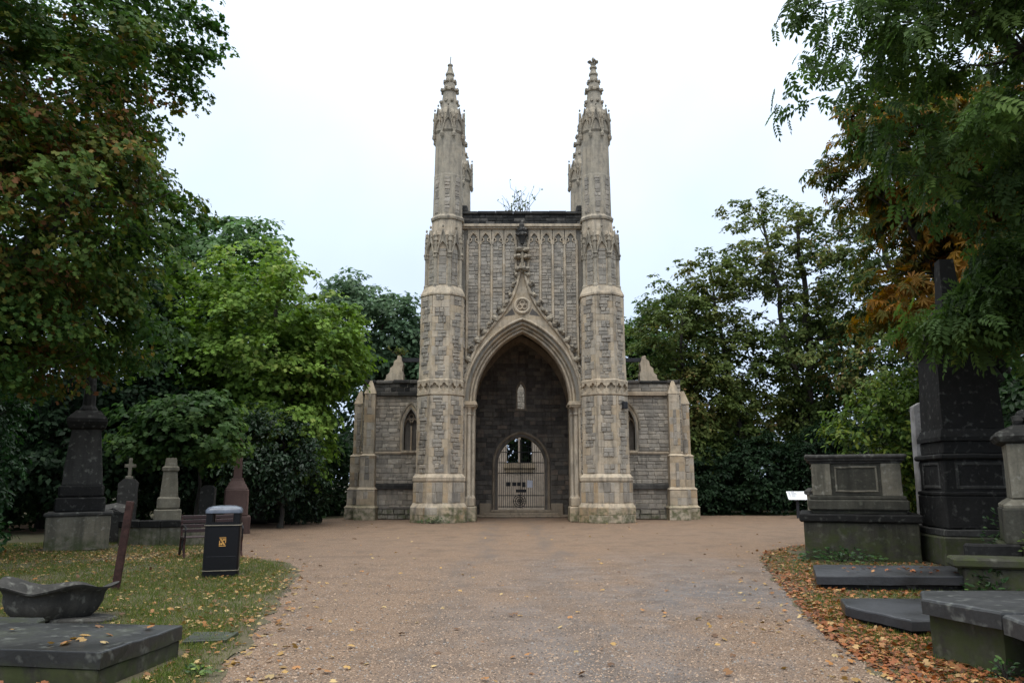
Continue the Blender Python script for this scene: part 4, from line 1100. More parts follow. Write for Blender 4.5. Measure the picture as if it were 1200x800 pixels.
def drape(mb):
    for i in range(7):
        a = 2.6+i*.28; mb.tube([(.25*math.cos(a), .25*math.sin(a), 5.15), (.40*math.cos(a+.05), .40*math.sin(a+.05), 4.9), (.50*math.cos(a+.12), .50*math.sin(a+.12), 4.62), (.60*math.cos(a+.1), .60*math.sin(a+.1), 4.40)], [.07, .10, .09, .04], 6, .3+.1*(i % 4))
part(DM, 'carved_drapery', 'grave_grey', drape)
def corner_leaf(mb):
    for i in range(5): mb.lump((-.42+.03*i, -.42, 4.2-.13*i), (.08, .08, .08), i, 6, 4, .3, .5)
part(DM, 'carved_corner', 'grave_grey', corner_leaf)
M['inscribed'] = NT('inscribed_slab')
_t = M['inscribed']; _v = _t.coords(); _sp = _t.new('ShaderNodeSeparateXYZ'); _t.link(_v, _sp.inputs[0]); _w = _t.math('FRACT', _t.math('MULTIPLY', _sp.outputs['Z'], 9.)); _n = _t.noise(_v, 38, 2); _n2 = _t.noise(_v, 3, 5)
_c = _t.mix(_t.mrange(_n2, .4, .65), (.27, .26, .25), (.15, .14, .13)); _in = _t.mrange(_t.math('ABSOLUTE', _sp.outputs['X']), .20, .22, 1., 0.)
_t.color(_t.mix(_t.math('MULTIPLY', _t.math('MULTIPLY', _t.mrange(_w, .5, .56), _t.mrange(_n, .45, .52)), _t.math('MULTIPLY', _in, .6)), _c, (.10, .09, .085))); _t.rough(.8); M['inscribed'] = _t.m
monument('white_headstone', 'pale inscribed upright slab standing left of the towering dark monument', 'headstone', (9.5, 17.75, 0), -.1, [
    ('slab', 'inscribed', lambda mb: mb.prism([(-.30, 0.4), (.30, 0.4), (.28, 3.32), (.10, 3.42), (-.10, 3.42), (-.28, 3.32)], -.12, .12, .9)), ('base', 'grave_grey', blk(-.45, .45, -.3, .3, 0, .45, .03))])
PT = empty('pedestal_tomb', (9.0, 12.75, 0), -.5); tag(PT, 'pale panelled pedestal tomb with carved foliage on its lid at the right edge', 'tomb')
part(PT, 'base', 'tomb_mossy', both(blk(-1.0, 1.0, -.80, .80, 0, .62, .03), blk(-.92, .92, -.72, .72, .62, 1.20, .03))); part(PT, 'plinth', 'grave_pale', stack([(1.20, .90), (1.24, .90), (1.34, .76)], asp=.78))
part(PT, 'die', 'grave_pale', blk(-.76, .76, -.58, .58, 1.34, 2.22, .01, .6))
for x in (-.64, .64): part(PT, 'pilaster', 'grave_pale', blk(x-.13, x+.13, -.62, -.57, 1.345, 2.215, .012, .7))
part(PT, 'front_panel', 'grave_pale', both(blk(-.45, .45, -.60, -.57, 1.42, 1.46, .008), blk(-.45, .45, -.60, -.57, 2.08, 2.12, .008), blk(-.45, -.41, -.60, -.57, 1.46, 2.08, .008), blk(.41, .45, -.60, -.57, 1.46, 2.08, .008)))
part(PT, 'lid', 'grave_grey', stack([(2.22, .77), (2.26, .86), (2.34, .92), (2.40, .90), (2.52, .66)], asp=.78))
def scroll(mb):
    for i in range(14): mb.lump((-.55+.085*i, -.28+.06*math.sin(i*2.1), 2.60+.09*math.sin(i*1.3)), (.10, .10, .10), i, 6, 4, .4, .3+.04*i)
part(PT, 'carved_foliage', 'grave_grey', scroll)
CW = empty('plot_wall', (7.55, 11.5, 0), -.35); tag(CW, 'low mossy plot wall with overhanging coping in front of the right tombs', 'wall')
part(CW, 'wall_block', 'tomb_mossy', blk(-.95, 2.6, -.22, .25, 0, .38, .02)); part(CW, 'coping', 'tomb_mossy', blk(-1.08, 2.7, -.30, .32, .38, .52, .03, .4)); part(CW, 'upper_kerb', 'grave_dark', blk(.05, 2.7, .34, .60, 0, .72, .03, .5)); part(CW, 'return_kerb', 'grave_dark', blk(-.75, 0.03, .60, .80, 0, .66, .03, .5))

def tilted_slab(name, label, pts, zt, th, c, rot=(0, 0, 0), under=None):
    r = empty(name, (c[0], c[1], 0)); r.rotation_euler = rot; tag(r, label, 'grave')
    p = [(x-c[0], y-c[1]) for x, y in pts]
    mb = MB(); mb.slab(p, zt-th, zt, .6, .02); mb.build('slab', M['slab_top'], r)
    mb = MB(); mb.slab([(x*.93, y*.9) for x, y in p], -.05, zt-th, .2, .0); mb.build('bed', M['grave_dark'], r)
    return r
tilted_slab('ledger_slab', 'long tilted dark ledger slab lying below the chest tomb', [(4.62, 12.1), (6.9, 11.6), (7.05, 12.75), (5.05, 13.35)], .25, .13, (5.8, 12.5), (math.radians(1), math.radians(-1.5), 0))
tilted_slab('ledger_slab', 'smaller flat dark ledger slab behind the mossy near right tomb', [(3.88, 9.35), (4.18, 8.45), (5.4, 8.5), (5.5, 9.95), (4.05, 9.9)], .19, .11, (4.7, 9.2), (math.radians(.5), 0, 0))
NT_ = empty('kerb_tomb', (5.3, 7.1, 0)); tag(NT_, 'big mossy low tomb with thick wet slab top in the near right corner', 'tomb')
c = (5.3, 7.1)
mb = MB(); mb.slab(loc([(3.80, 7.45), (4.02, 6.62), (7.2, 6.7), (7.2, 7.95), (4.05, 7.95)], c), .41, .55, .5, .025); mb.build('top_slab', M['slab_wet'], NT_)
mb = MB(); mb.slab(loc([(3.88, 7.47), (4.10, 6.75), (7.1, 6.8), (7.1, 7.88), (4.1, 7.88)], c), 0, .41, .5, 0); mb.build('body', M['tomb_mossy'], NT_)
mb = MB(); mb.slab(loc([(4.02, 6.60), (4.0, 5.6), (7.2, 5.6), (7.2, 6.60)], c), .38, .53, .7, .025); mb.build('top_slab', M['slab_wet'], NT_)
mb = MB(); mb.slab(loc([(4.16, 6.55), (4.1, 5.7), (7.1, 5.7), (7.1, 6.55)], c), 0, .38, .7, 0); mb.build('body', M['grave_pale'], NT_)

# information lectern
LE = empty('information_board', (12.95, 35.6, 0), -.15); tag(LE, 'white slanted information board on a dark post at the gravel edge', 'sign')
mb = MB(); mb.box(-.06, .06, -.05, .05, 0, .95); mb.build('post', M['steel'], LE)
PN = MB(); PN.add([(-.42, -.25, .86), (.42, -.25, .86), (.42, .2, 1.20), (-.42, .2, 1.20), (-.42, -.25, .83), (.42, -.25, .83), (.42, .2, 1.17), (-.42, .2, 1.17)], [(0, 1, 2, 3), (7, 6, 5, 4), (4, 5, 1, 0), (5, 6, 2, 1), (6, 7, 3, 2), (7, 4, 0, 3)])
PN.build('panel', plain_mat('white_panel', (.80, .82, .84), .4, var=.03), LE)
TXT = plain_mat('board_print', (.12, .12, .13), .6)
for i in range(5):
    f = .14+i*.15; y0 = -.25+.45*(1-f); z0 = .86+.34*(1-f)
    for (xa, xb) in ((-.36, -.36+.10), (-.24, -.24+.18+.05*(i % 3))):
        mb = MB(); mb.add([(xa, y0, z0+.004), (xb, y0, z0+.004), (xb, y0+.032, z0+.028), (xa, y0+.032, z0+.028)], [(0, 1, 2, 3)]); mb.build('text_line', TXT, LE)

# ------------------------------------------------------------------ trees
def bark_mat(name, c):
    t = NT(name); v = t.coords((1, 1, .25)); n = t.noise(v, 14, 6, .65); n2 = t.noise(t.coords(), 2.5, 4)
    col = t.ramp(n, [(.3, tuple(x*.45 for x in c)), (.6, c), (.8, tuple(x*1.5 for x in c))])
    t.color(t.mix(t.mrange(n2, .5, .7, 0, .6), col, (.035, .05, .022))); t.rough(.9); t.bump(n, .8, .03); return t.m
M['bark'] = bark_mat('bark', (.045, .038, .03)); M['leaf'] = leaf_mat('leaf'); M['leaf_gloss'] = leaf_mat('glossy_leaf', .2, .42, .28); M['litter'] = leaf_mat('fallen_leaf', .15, .6, .35)

def leaf_template(kind):
    if kind == 'kite':
        V = [(0, 0, 0), (.34, .42, .07), (0, 1, -.04), (-.34, .42, .07)]; Fc = [(0, 1, 2), (0, 2, 3)]
    elif kind == 'oval':
        V = [(0, 0, 0), (.22, .28, .05), (.20, .68, .04), (0, 1, -.06), (-.20, .68, .04), (-.22, .28, .05)]; Fc = [(0, 1, 2), (0, 2, 3), (0, 3, 4), (0, 4, 5)]
    elif kind == 'maple':
        V = [(0, 0, 0), (.50, .22, -.03), (.20, .46, .05), (.42, .74, -.05), (0, 1, -.06), (-.42, .74, -.05), (-.20, .46, .05), (-.50, .22, -.03)]; Fc = [(0, 1, 2), (2, 3, 4), (0, 2, 4), (0, 4, 6), (4, 5, 6), (0, 6, 7)]
    elif kind == 'chestnut':    # five leaflets fanned from one point
        V, Fc = [], []
        for a, l in ((-1.25, .75), (-.62, .95), (0, 1.1), (.62, .95), (1.25, .75)):
            b = len(V); ca, sa = math.cos(a), math.sin(a)
            for (x, y, z) in ((0, 0, 0), (.13*l, .62*l, .02), (0, l, -.18*l), (-.13*l, .62*l, .02)): V.append((x*ca+y*sa, -x*sa+y*ca, z))
            Fc += [(b, b+1, b+2), (b, b+2, b+3)]
    elif kind == 'pinnate':     # a feather of paired leaflets
        V, Fc = [], []
        for i in range(9):
            f = .18+.82*(i//2)/4.0; side = 0 if i == 8 else (1 if i % 2 else -1); l = .42
            a = side*1.05; ca, sa = math.cos(a), math.sin(a); b = len(V)
            if side == 0: f = 1.0
            for (x, y, z) in ((0, 0, 0), (.10, .22, .02), (0, l, -.08), (-.10, .22, .02)): V.append((x*ca+y*sa, f-.05+(-x*sa+y*ca), z-.22*f*f))
            Fc += [(b, b+1, b+2), (b, b+2, b+3)]
    elif kind == 'blade':
        V = [(-.035, 0, 0), (.035, 0, 0), (.03, .55, .05), (0, 1, .22)]; Fc = [(0, 1, 2), (0, 2, 3)]
    return np.array(V, float), np.array(Fc, int)

def frames_from(tip, nrm):
    tip = tip/np.linalg.norm(tip, axis=1, keepdims=True)
    nrm = nrm-(nrm*tip).sum(1, keepdims=True)*tip; nrm /= np.linalg.norm(nrm, axis=1, keepdims=True)+1e-9
    return np.cross(tip, nrm), tip, nrm

def leaves_mesh(name, pos, tip, nrm, size, cols, kind):
    V, Fc = leaf_template(kind); X, Y, Z = frames_from(tip, nrm); k = len(V); n = len(pos)
    W = pos[:, None, :]+size[:, None, None]*(V[None, :, 0:1]*X[:, None, :]+V[None, :, 1:2]*Y[:, None, :]+V[None, :, 2:3]*Z[:, None, :])
    F_ = Fc[None]+(np.arange(n)*k)[:, None, None]
    return np_mesh(name, W.reshape(-1, 3), F_.reshape(-1, 3), np.repeat(cols, len(Fc), axis=0))

def unit(n, rng): 
    d = rng.normal(size=(n, 3)); return d/np.linalg.norm(d, axis=1, keepdims=True)

def lobes(d, seed):
    r = np.random.default_rng(seed); s = np.zeros(len(d))
    for f in (2.2, 4.1, 7.0):
        k = unit(3, r)*f; p = r.uniform(0, 6.28, 3); s += (np.sin(d@k.T+p)).sum(1)/(3*f**.5)
    return s

def pick_palette(n, palette, rng, bias=None):
    w = np.array([p[1] for p in palette], float); w /= w.sum(); c = np.cumsum(w)
    u = rng.random(n) if bias is None else np.clip(bias, 0, .9999)
    return np.array([p[0] for p in palette])[np.searchsorted(c, u)]

def crown(centres, radii, per, leaf, kind, palette, rng, droop=.35, flat=.6, patch=.6, seed=0):
    """leaf sprays about each twig end; neighbouring twigs take the same tint"""
    n = len(centres); N = int(n*per)
    # every twig end carries a few flat sprays; the leaves of a spray lie roughly in one plane
    ns = n*5; si = np.repeat(np.arange(n), 5)
    so = unit(ns, rng)*(rng.random(ns)**.4)[:, None]*radii[si][:, None]; so[:, 2] *= flat
    sc = centres[si]+so; son = so/(np.linalg.norm(so, axis=1, keepdims=True)+1e-9)
    mid = centres.mean(0); away = sc-mid; away /= np.linalg.norm(away, axis=1, keepdims=True)+1e-9
    sn = np.array([0, 0, 1.0])+son*.35+away*.55+unit(ns, rng)*.45; sn /= np.linalg.norm(sn, axis=1, keepdims=True)
    sr = radii[si]*rng.uniform(.30, .62, ns)
    k_ = rng.integers(0, ns, N); idx = si[k_]
    d = unit(N, rng); d -= sn[k_]*(d*sn[k_]).sum(1, keepdims=True); d /= np.linalg.norm(d, axis=1, keepdims=True)+1e-9
    rr = rng.random(N)**.5
    pos = sc[k_]+d*(rr*sr[k_])[:, None]+unit(N, rng)*(sr[k_]*.16)[:, None]; pos[:, 2] -= rr*rr*sr[k_]*.35
    out = d
    tip = d*.9+unit(N, rng)*.55; tip[:, 2] -= droop
    nrm = sn[k_]+unit(N, rng)*.55
    r2 = np.random.default_rng(seed+5); k = unit(4, r2)*np.array([.55, .8, 1.1, 1.5])[:, None]; ph = r2.uniform(0, 6.28, 4)
    field = np.sin(centres@k.T+ph).sum(1)/4*.9+rng.normal(size=n)*.22
    order = np.argsort(np.argsort(field))/n
    b = order[idx]*patch+rng.random(N)*(1-patch)
    cols = pick_palette(N, palette, rng, b)*(rng.uniform(.72, 1.3, N)[:, None])*(rng.uniform(.85, 1.15, n)[idx][:, None])
    return pos, tip, nrm, leaf*rng.uniform(.65, 1.25, N), cols

def limb_tubes(segs, sides=6):
    V, Fc = [], []
    for pts, r0, r1 in segs:
        m = len(pts); t = np.gradient(pts, axis=0); t /= np.linalg.norm(t, axis=1, keepdims=True)+1e-9
        ref = np.array([.3, .9, .1]) if abs(t[0, 2]) > .7 else np.array([0, 0, 1.])
        u = np.cross(t, ref); u /= np.linalg.norm(u, axis=1, keepdims=True)+1e-9; w = np.cross(t, u)
        a = np.arange(sides)*2*PI/sides; r = np.linspace(r0, r1, m)
        ring = pts[:, None, :]+r[:, None, None]*(np.cos(a)[None, :, None]*u[:, None, :]+np.sin(a)[None, :, None]*w[:, None, :])
        b = sum(len(x) for x in V); V.append(ring.reshape(-1, 3))
        for i in range(m-1):
            for k in range(sides):
                j = (k+1) % sides; Fc.append((b+i*sides+k, b+i*sides+j, b+(i+1)*sides+j, b+(i+1)*sides+k))
    return np.concatenate(V), np.array(Fc)

def wiggle(a, b, n, amp, rng, sag=0.):
    f = np.linspace(0, 1, n)[:, None]; p = a+(b-a)*f; L = np.linalg.norm(b-a)
    off = np.cumsum(rng.normal(size=(n, 3)), 0); off -= off[0]+(off[-1]-off[0])*f
    p = p+off*amp*L*.12; p[:, 2] += (np.sin(f[:, 0]*PI))*sag*L
    return p

def tree(name, label, base, stems, blobs, leaf, kind, palette, per, seed, cr=.7, cat='tree', droop=.35, group=None, mat='leaf', shell=.55, twigs=True, patch=.6, rtrunk=.3, spray=None, flat=.6):
    """stems: list of point lists (trunks); blobs: (cx,cy,cz, rx,ry,rz, number of sprays)"""
    rng = np.random.default_rng(seed); base = np.array([base[0], base[1], 0.])
    C = []
    for i, (cx, cy, cz, rx, ry, rz, n) in enumerate(blobs):
        d = unit(n, rng); r = shell+(1-shell)*rng.random(n)**.6; r = r*(1+.36*lobes(d, seed+i))
        C.append(np.array([cx, cy, cz])+d*r[:, None]*np.array([rx, ry, rz]))
    C = np.concatenate(C); C[:, 2] = np.maximum(C[:, 2], .5)
    R = empty(name, tuple(base)); tag(R, label, cat, group)
    segs = []; sk = []; skr = []
    for st in stems:
        st = np.array(st, float); pts = []
        for a, b in zip(st[:-1], st[1:]): pts.append(wiggle(a, b, 6, .25, rng)[:-1])
        pts = np.concatenate(pts+[st[-1:]]); segs.append((pts, rtrunk, rtrunk*.28)); rr = np.linspace(rtrunk, rtrunk*.28, len(pts))
        fl = wiggle(pts[0], pts[0]+(pts[1]-pts[0])*.5, 3, 0, rng); segs.append((fl, rtrunk*1.45, rtrunk*.98))
        k0 = max(1, len(pts)//4); sk += list(pts[k0:]); skr += list(rr[k0:])
    if twigs:
        sk = np.array(sk); skr = np.array(skr); order = np.argsort(np.linalg.norm(C[:, None, :]-sk[None], axis=2).min(1))
        for j in order:
            c = C[j]; dd = np.linalg.norm(sk-c, axis=1); pen = np.maximum(0, sk[:, 2]-c[2]+.2)*1.1
            k = np.argmin(dd+pen+(.05/np.maximum(skr, .02))*.25); a = sk[k]
            if dd[k] < .15: continue
            n_ = 5 if dd[k] > 1 else 4
            p = wiggle(a, c, n_, .35, rng, .06); r0 = min(skr[k]*.62, .012+.022*dd[k]); r1 = max(.008, r0*.3)
            segs.append((p, r0, r1)); sk = np.concatenate([sk, p[1:]]); skr = np.concatenate([skr, np.linspace(r0, r1, n_)[1:]])
    V, Fc = limb_tubes(segs)
    link_mesh('trunk', np_mesh('trunk', V-base, Fc, smooth=True), M['bark'], R)
    rad = rng.uniform(.6, 1.25, len(C))*cr
    pos, tip, nrm, size, cols = crown(C, rad, per, leaf, kind, palette, rng, droop, flat, patch, seed)
    kk = np.maximum(pos[:, 1]*.9836+(pos[:, 2]-1.6)*.1803, .1); vv = (pos[:, 2]-1.6)*.9836-pos[:, 1]*.1803
    outside = (np.abs(pos[:, 0])/kk > .80) | (vv/kk > .56)      # foliage well beyond the view: fewer, larger leaves
    size = np.where(outside, size*1.65, size)
    ok = (pos[:, 2] > .03) & (~outside | (rng.random(len(pos)) < .34)); pos, tip, nrm, size, cols = pos[ok], tip[ok], nrm[ok], size[ok], cols[ok]
    link_mesh('crown', leaves_mesh('crown', pos-base, tip, nrm, size, cols, kind), M[mat], R)
    return R

def G(r, g, b, w): return ((r, g, b), w)
AUTUMN = [G(.028, .07, .016, 3.2), G(.05, .10, .022, 5), G(.08, .13, .026, 4), G(.13, .145, .03, 2), G(.20, .13, .035, 1.2), G(.24, .11, .05, 2.3)]
MAPLE = [G(.07, .135, .022, 2), G(.11, .19, .032, 4), G(.15, .235, .042, 3), G(.21, .27, .06, 1.4)]
PALE = [G(.075, .14, .05, 2), G(.10, .18, .065, 3), G(.13, .20, .08, 1)]
FAR = [G(.07, .12, .06, 2), G(.09, .145, .075, 2), G(.11, .165, .085, 1)]
LIME = [G(.06, .095, .025, 3), G(.09, .125, .034, 4), G(.13, .155, .045, 2.8), G(.175, .165, .05, 1.1), G(.18, .115, .045, .6)]
DARK = [G(.012, .028, .012, 3), G(.02, .042, .018, 3), G(.03, .06, .022, 1)]
ASH = [G(.035, .065, .018, 3), G(.06, .105, .026, 4), G(.09, .14, .032, 2.6), G(.13, .155, .035, 1.0)]
ORANGE = [G(.05, .085, .02, 3), G(.11, .10, .02, 2), G(.22, .12, .02, 2.5), G(.30, .14, .025, 2), G(.19, .075, .02, 1.2)]
BRIGHT = [G(.06, .11, .02, 3), G(.10, .16, .028, 3), G(.16, .20, .035, 1.5), G(.035, .07, .018, 2)]
MID = [G(.03, .065, .018, 3), G(.045, .09, .022, 3), G(.07, .12, .03, 1)]

tree('maple_tree', 'huge near maple at the left turning brown and yellow', (-13.2, 16.5), [[(-13.2, 16.5, 0), (-12.9, 16.3, 4), (-12.2, 15.8, 8), (-11.5, 15.4, 12), (-11, 15, 15)], [(-13.0, 16.4, 2.5), (-11.2, 15.6, 5.2), (-9.2, 15.1, 7.5)]],
     [(-10.5, 15, 10.4, 4.1, 3.6, 3.2, 420), (-10.4, 15.2, 6.9, 3.5, 3.2, 2.1, 280), (-10.0, 15.3, 4.7, 2.9, 2.2, 1.15, 150), (-12.2, 15.5, 13.5, 5.0, 4, 2.6, 110), (-13.4, 14.6, 7.5, 3, 3, 4.5, 130), (-12.5, 10, 10.5, 3.6, 4.0, 3.0, 70), (-9.5, 4.5, 9.5, 3.4, 4.0, 2.2, 60)],
     .12, 'maple', AUTUMN, 96, 101, cr=.60, patch=.62, rtrunk=.42)
tree('sycamore_tree', 'broad bright green sycamore left of the chapel', (-10.0, 31.0), [[(-10, 31, 0), (-9.9, 31, 3), (-9.6, 30.6, 6), (-9.4, 30.3, 9.5)], [(-9.9, 31, 2.5), (-8.6, 30.4, 4.6), (-7.4, 30.2, 6.4)]],
     [(-10.4, 30.2, 7.4, 3.7, 3.0, 3.2, 330), (-8.0, 30.6, 6.6, 2.3, 2.0, 1.9, 130), (-8.9, 31.6, 3.2, 1.6, 1.2, 2.6, 90), (-12.8, 30.2, 5.2, 2.6, 2.6, 3.0, 200), (-9.6, 29.4, 3.4, 2.9, 1.8, 1.4, 120)],   .19, 'maple', MAPLE, 54, 102, cr=.66, patch=.6)
tree('ash_tree', 'pale green tall tree rising between the maple and the sycamore', (-14.4, 39.5), [[(-14.4, 39.5, 0), (-14.2, 39.3, 6), (-14.4, 38.8, 10), (-14.6, 38.5, 13.5)]],
     [(-15.0, 38.6, 11.8, 3.2, 3.0, 3.6, 200), (-11.8, 38.6, 8.4, 3.0, 3, 2.6, 120)], .30, 'kite', PALE, 75, 103, cr=.95, rtrunk=.28)
tree('far_tree', 'distant bluish green tree showing just left of the left turret', (-10.6, 60), [[(-10.6, 60, 0), (-10.6, 60, 8), (-10.3, 60, 14)]], [(-11.2, 60, 13, 4.4, 4, 4.4, 230), (-6.5, 62, 10.5, 3.5, 3.5, 4.2, 140)], .42, 'kite', FAR, 75, 104, cr=1.2)
tree('small_maple', 'low leafy maple bough hanging above the pale obelisk', (-9.9, 24.6), [[(-9.9, 24.6, 0), (-9.8, 24.4, 2), (-9.6, 24, 3.8)]], [(-9.7, 23.8, 3.4, 1.7, 1.3, .95, 85), (-11.2, 24, 3.2, 1.2, 1.2, .9, 40)], .19, 'maple', MID+[G(.09, .15, .03, 1.5)], 48, 105, cr=.48, rtrunk=.07)
tree('holly_tree', 'dark glossy holly in front of the sycamore trunk', (-8.3, 28.2), [[(-8.3, 28.2, 0), (-8.3, 28.2, 2), (-8.2, 28.2, 4)]], [(-8.9, 28.0, 2.7, 1.8, 1.5, 1.7, 150), (-8.2, 30.6, 1.8, 1.2, 1.0, 1.6, 90)], .15, 'oval', DARK, 72, 106, cr=.55, mat='leaf_gloss', rtrunk=.10, flat=.8)
tree('dark_tree', 'shadowy dark tree filling the gap behind the left gravestones', (-16.5, 28), [[(-16.5, 28, 0), (-16.3, 28, 5), (-16, 28, 10)]], [(-15.6, 27.5, 6.5, 3.5, 3, 4.2, 200), (-13.2, 28.5, 3.2, 2.6, 2.2, 2.6, 130), (-16, 26, 2.6, 3, 2.6, 2.5, 130), (-17.2, 27.5, 12, 3.6, 3, 4, 170)], .22, 'kite', DARK+[G(.035, .07, .025, 2)], 70, 107, cr=.85)
tree('ivy_bush', 'dense ivy covered bush at the left edge of the lawn', (-12.0, 17.6), [[(-12.0, 17.6, 0), (-11.9, 17.6, 1.6), (-11.8, 17.5, 3)]], [(-12.3, 17.0, 1.9, 1.1, 1.1, 1.8, 120), (-13.0, 17.6, 3.4, 1.5, 1.2, 1.6, 110), (-13.2, 16.8, 1.0, 1.4, 1.2, 1.0, 80), (-11.7, 17.0, .5, .6, .6, .5, 30)], .13, 'oval', [G(.02, .055, .015, 3), G(.03, .085, .02, 3), G(.06, .13, .03, 1)], 70, 108, cr=.42, cat='bush', mat='leaf_gloss', rtrunk=.06, flat=.85)

tree('lime_tree', 'tallest slender lime with twin dark stems right of the chapel', (16.1, 42.0), [[(16.1, 42, 0), (15.9, 42, 5), (15.0, 42, 11), (14.3, 42, 16.5)], [(16.0, 42, 3), (16.6, 42.2, 8), (16.3, 42, 14), (16.6, 42, 17)]],
     [(14.2, 42, 14.4, 2.7, 2.4, 3.7, 85), (17.0, 42.3, 13.5, 2.2, 2.2, 4.2, 70), (15.4, 41.8, 9.0, 3.4, 2.8, 2.6, 70), (15.4, 42.5, 5.0, 3.2, 2.4, 2.6, 90)], .22, 'kite', LIME, 80, 109, cr=.62, patch=.6, rtrunk=.24, shell=.35)
tree('lime_tree', 'slim lime with dark leaning stem beside the right buttress', (12.4, 41.2), [[(12.4, 41.2, 0), (12.1, 41.2, 5), (11.5, 41.2, 9), (11.0, 41.2, 13.2)]],
     [(11.2, 41.2, 11.6, 2.3, 2.2, 3.1, 75), (12.2, 41.2, 7.6, 2.6, 2.4, 2.6, 75), (11.6, 41.6, 4.2, 2.8, 2.0, 2.6, 90)], .22, 'kite', LIME, 80, 110, cr=.62, rtrunk=.20, shell=.35)
tree('lime_tree', 'lowest of the three limes with yellowing top near the turret', (9.0, 40.6), [[(9.0, 40.6, 0), (8.9, 40.6, 5), (9.2, 40.6, 11.2)]],
     [(8.6, 40.6, 9.9, 2.1, 2.0, 2.5, 80), (9.6, 40.6, 6.2, 2.4, 2.2, 2.4, 90), (9.4, 40.6, 3.2, 2.2, 1.8, 2.0, 90)], .21, 'kite', LIME+[G(.17, .15, .04, 1.2)], 80, 111, cr=.62, rtrunk=.18, shell=.4)
tree('green_tree', 'fresh green tree peeping over the right nave wall', (7.4, 47), [[(7.4, 47, 0), (7.4, 47, 5), (7.5, 47, 9)]], [(7.6, 47, 8.6, 2.6, 2.4, 2.6, 160), (10.5, 48, 10, 3, 2.4, 3.4, 120)], .28, 'kite', MID+[G(.08, .15, .03, 2)], 70, 112, cr=.85)
tree('tall_tree', 'tall dark tree behind the chest tomb reaching over the limes', (20.4, 38.5), [[(20.4, 38.5, 0), (20.3, 38.5, 6), (19.8, 38.5, 12), (19.4, 38.5, 17.5)], [(20.4, 38.5, 5), (21.6, 38.2, 10), (22.2, 38, 15)]],
     [(19.8, 38.4, 13.6, 2.4, 2.6, 4.2, 95), (22.6, 38, 12, 2.8, 2.8, 4.6, 100), (19.8, 38.8, 8.4, 3.6, 2.8, 3.6, 170), (24.5, 36, 7, 3.5, 3, 5, 130), (18.0, 40, 12.2, 1.9, 2, 3.6, 75)], .22, 'kite', LIME+[G(.045, .095, .035, 5)], 66, 113, cr=.68, rtrunk=.28)
for i, (x, y, rx, rz, lab) in enumerate(((9.6, 39.8, 1.6, 1.5, 'dark yew bush closest to the right buttress'), (12.4, 39.6, 2.0, 2.0, 'rounded dark yew bush under the slim lime'), (15.6, 39.4, 2.2, 2.3, 'larger dark yew bush under the twin stemmed lime'), (19.0, 38.0, 2.6, 2.3, 'broad dark yew bush behind the white information board'))):
    tree('yew_bush', lab, (x, y), [[(x, y, 0), (x, y, rz*.8), (x, y, rz*1.4)]], [(x, y, rz*.95, rx, 1.3, rz, 130)], .17, 'kite', DARK, 105, 120+i, cr=.6, cat='bush', group='dark yews along the far gravel edge', rtrunk=.08, flat=.8)
tree('overhanging_ash', 'near leafy ash overhanging from the right edge', (12.6, 12.4), [[(12.6, 12.4, 0), (12.0, 12.4, 3.5), (10.8, 12.3, 6.5), (9.2, 12.2, 8.6), (7.4, 12.1, 10.2)], [(12.2, 12.4, 3), (11, 12.7, 5.0), (9.6, 12.8, 6.4)], [(11.5, 12.3, 5), (10.2, 11.8, 9), (9.5, 11.5, 12)]],
     [(8.7, 12, 9.9, 3.5, 2.6, 1.9, 105), (9.5, 12.3, 7.4, 3.2, 2.3, 1.3, 50), (10.2, 12.8, 5.6, 2.0, 1.8, 1.0, 42), (10.8, 12.2, 11.8, 3.5, 3, 2, 100), (11.4, 12.5, 4.0, 1.6, 1.8, 1.2, 45), (11.5, 8.6, 9.0, 3.2, 2.6, 2.4, 80), (10.0, 4.5, 9.2, 3.6, 3.6, 2.2, 60), (9.6, 13.6, 5.2, 1.4, 1.0, .9, 28), (8.3, 13.8, 4.7, .7, .6, .5, 12)], .33, 'pinnate', ASH, 30, 130, cr=.62, droop=.7, rtrunk=.26, shell=.3)
tree('horse_chestnut', 'orange turning horse chestnut behind the dark monument', (13.6, 20.5), [[(13.6, 20.5, 0), (13.2, 20.3, 4), (12.4, 20, 8), (11.8, 19.6, 12)], [(13.4, 20.4, 3.5), (11.6, 19.8, 6.5), (10.4, 19.4, 8.5)]],
     [(11.6, 19.4, 10.3, 3.0, 2.4, 2.6, 150), (12.0, 19.6, 7.0, 2.4, 2.2, 1.8, 90), (14.6, 19.6, 9, 2.8, 2.4, 4, 130)],   .26, 'chestnut', ORANGE, 40, 131, cr=.75, droop=.6, rtrunk=.3, shell=.35)
tree('green_shrub', 'bright yellow green shrub rising behind the chest tomb', (9.9, 20.6), [[(9.9, 20.6, 0), (9.9, 20.5, 1.6), (9.7, 20.4, 3.2)]], [(9.8, 20.3, 3.2, 1.35, 1.0, 1.5, 70), (10.6, 20.6, 1.8, 1.3, 1.0, 1.3, 50), (11.4, 20.9, 4.2, 1.3, 1.0, 1.2, 45)], .15, 'oval', BRIGHT, 48, 132, cr=.42, cat='shrub', rtrunk=.06, shell=.15)
tree('laurel_bush', 'dark leafy laurel mass behind the right hand tombs', (14.0, 17.0), [[(14, 17, 0), (13.8, 17, 2), (13.5, 17, 4.5)]], [(13.2, 17.2, 3.0, 2.2, 1.8, 2.9, 190), (12.2, 21.5, 2.4, 2.2, 1.5, 2.4, 110)], .2, 'oval', [G(.018, .04, .015, 3), G(.03, .07, .02, 2), G(.05, .10, .025, .7)], 70, 133, cr=.65, cat='bush', rtrunk=.1, mat='leaf_gloss')

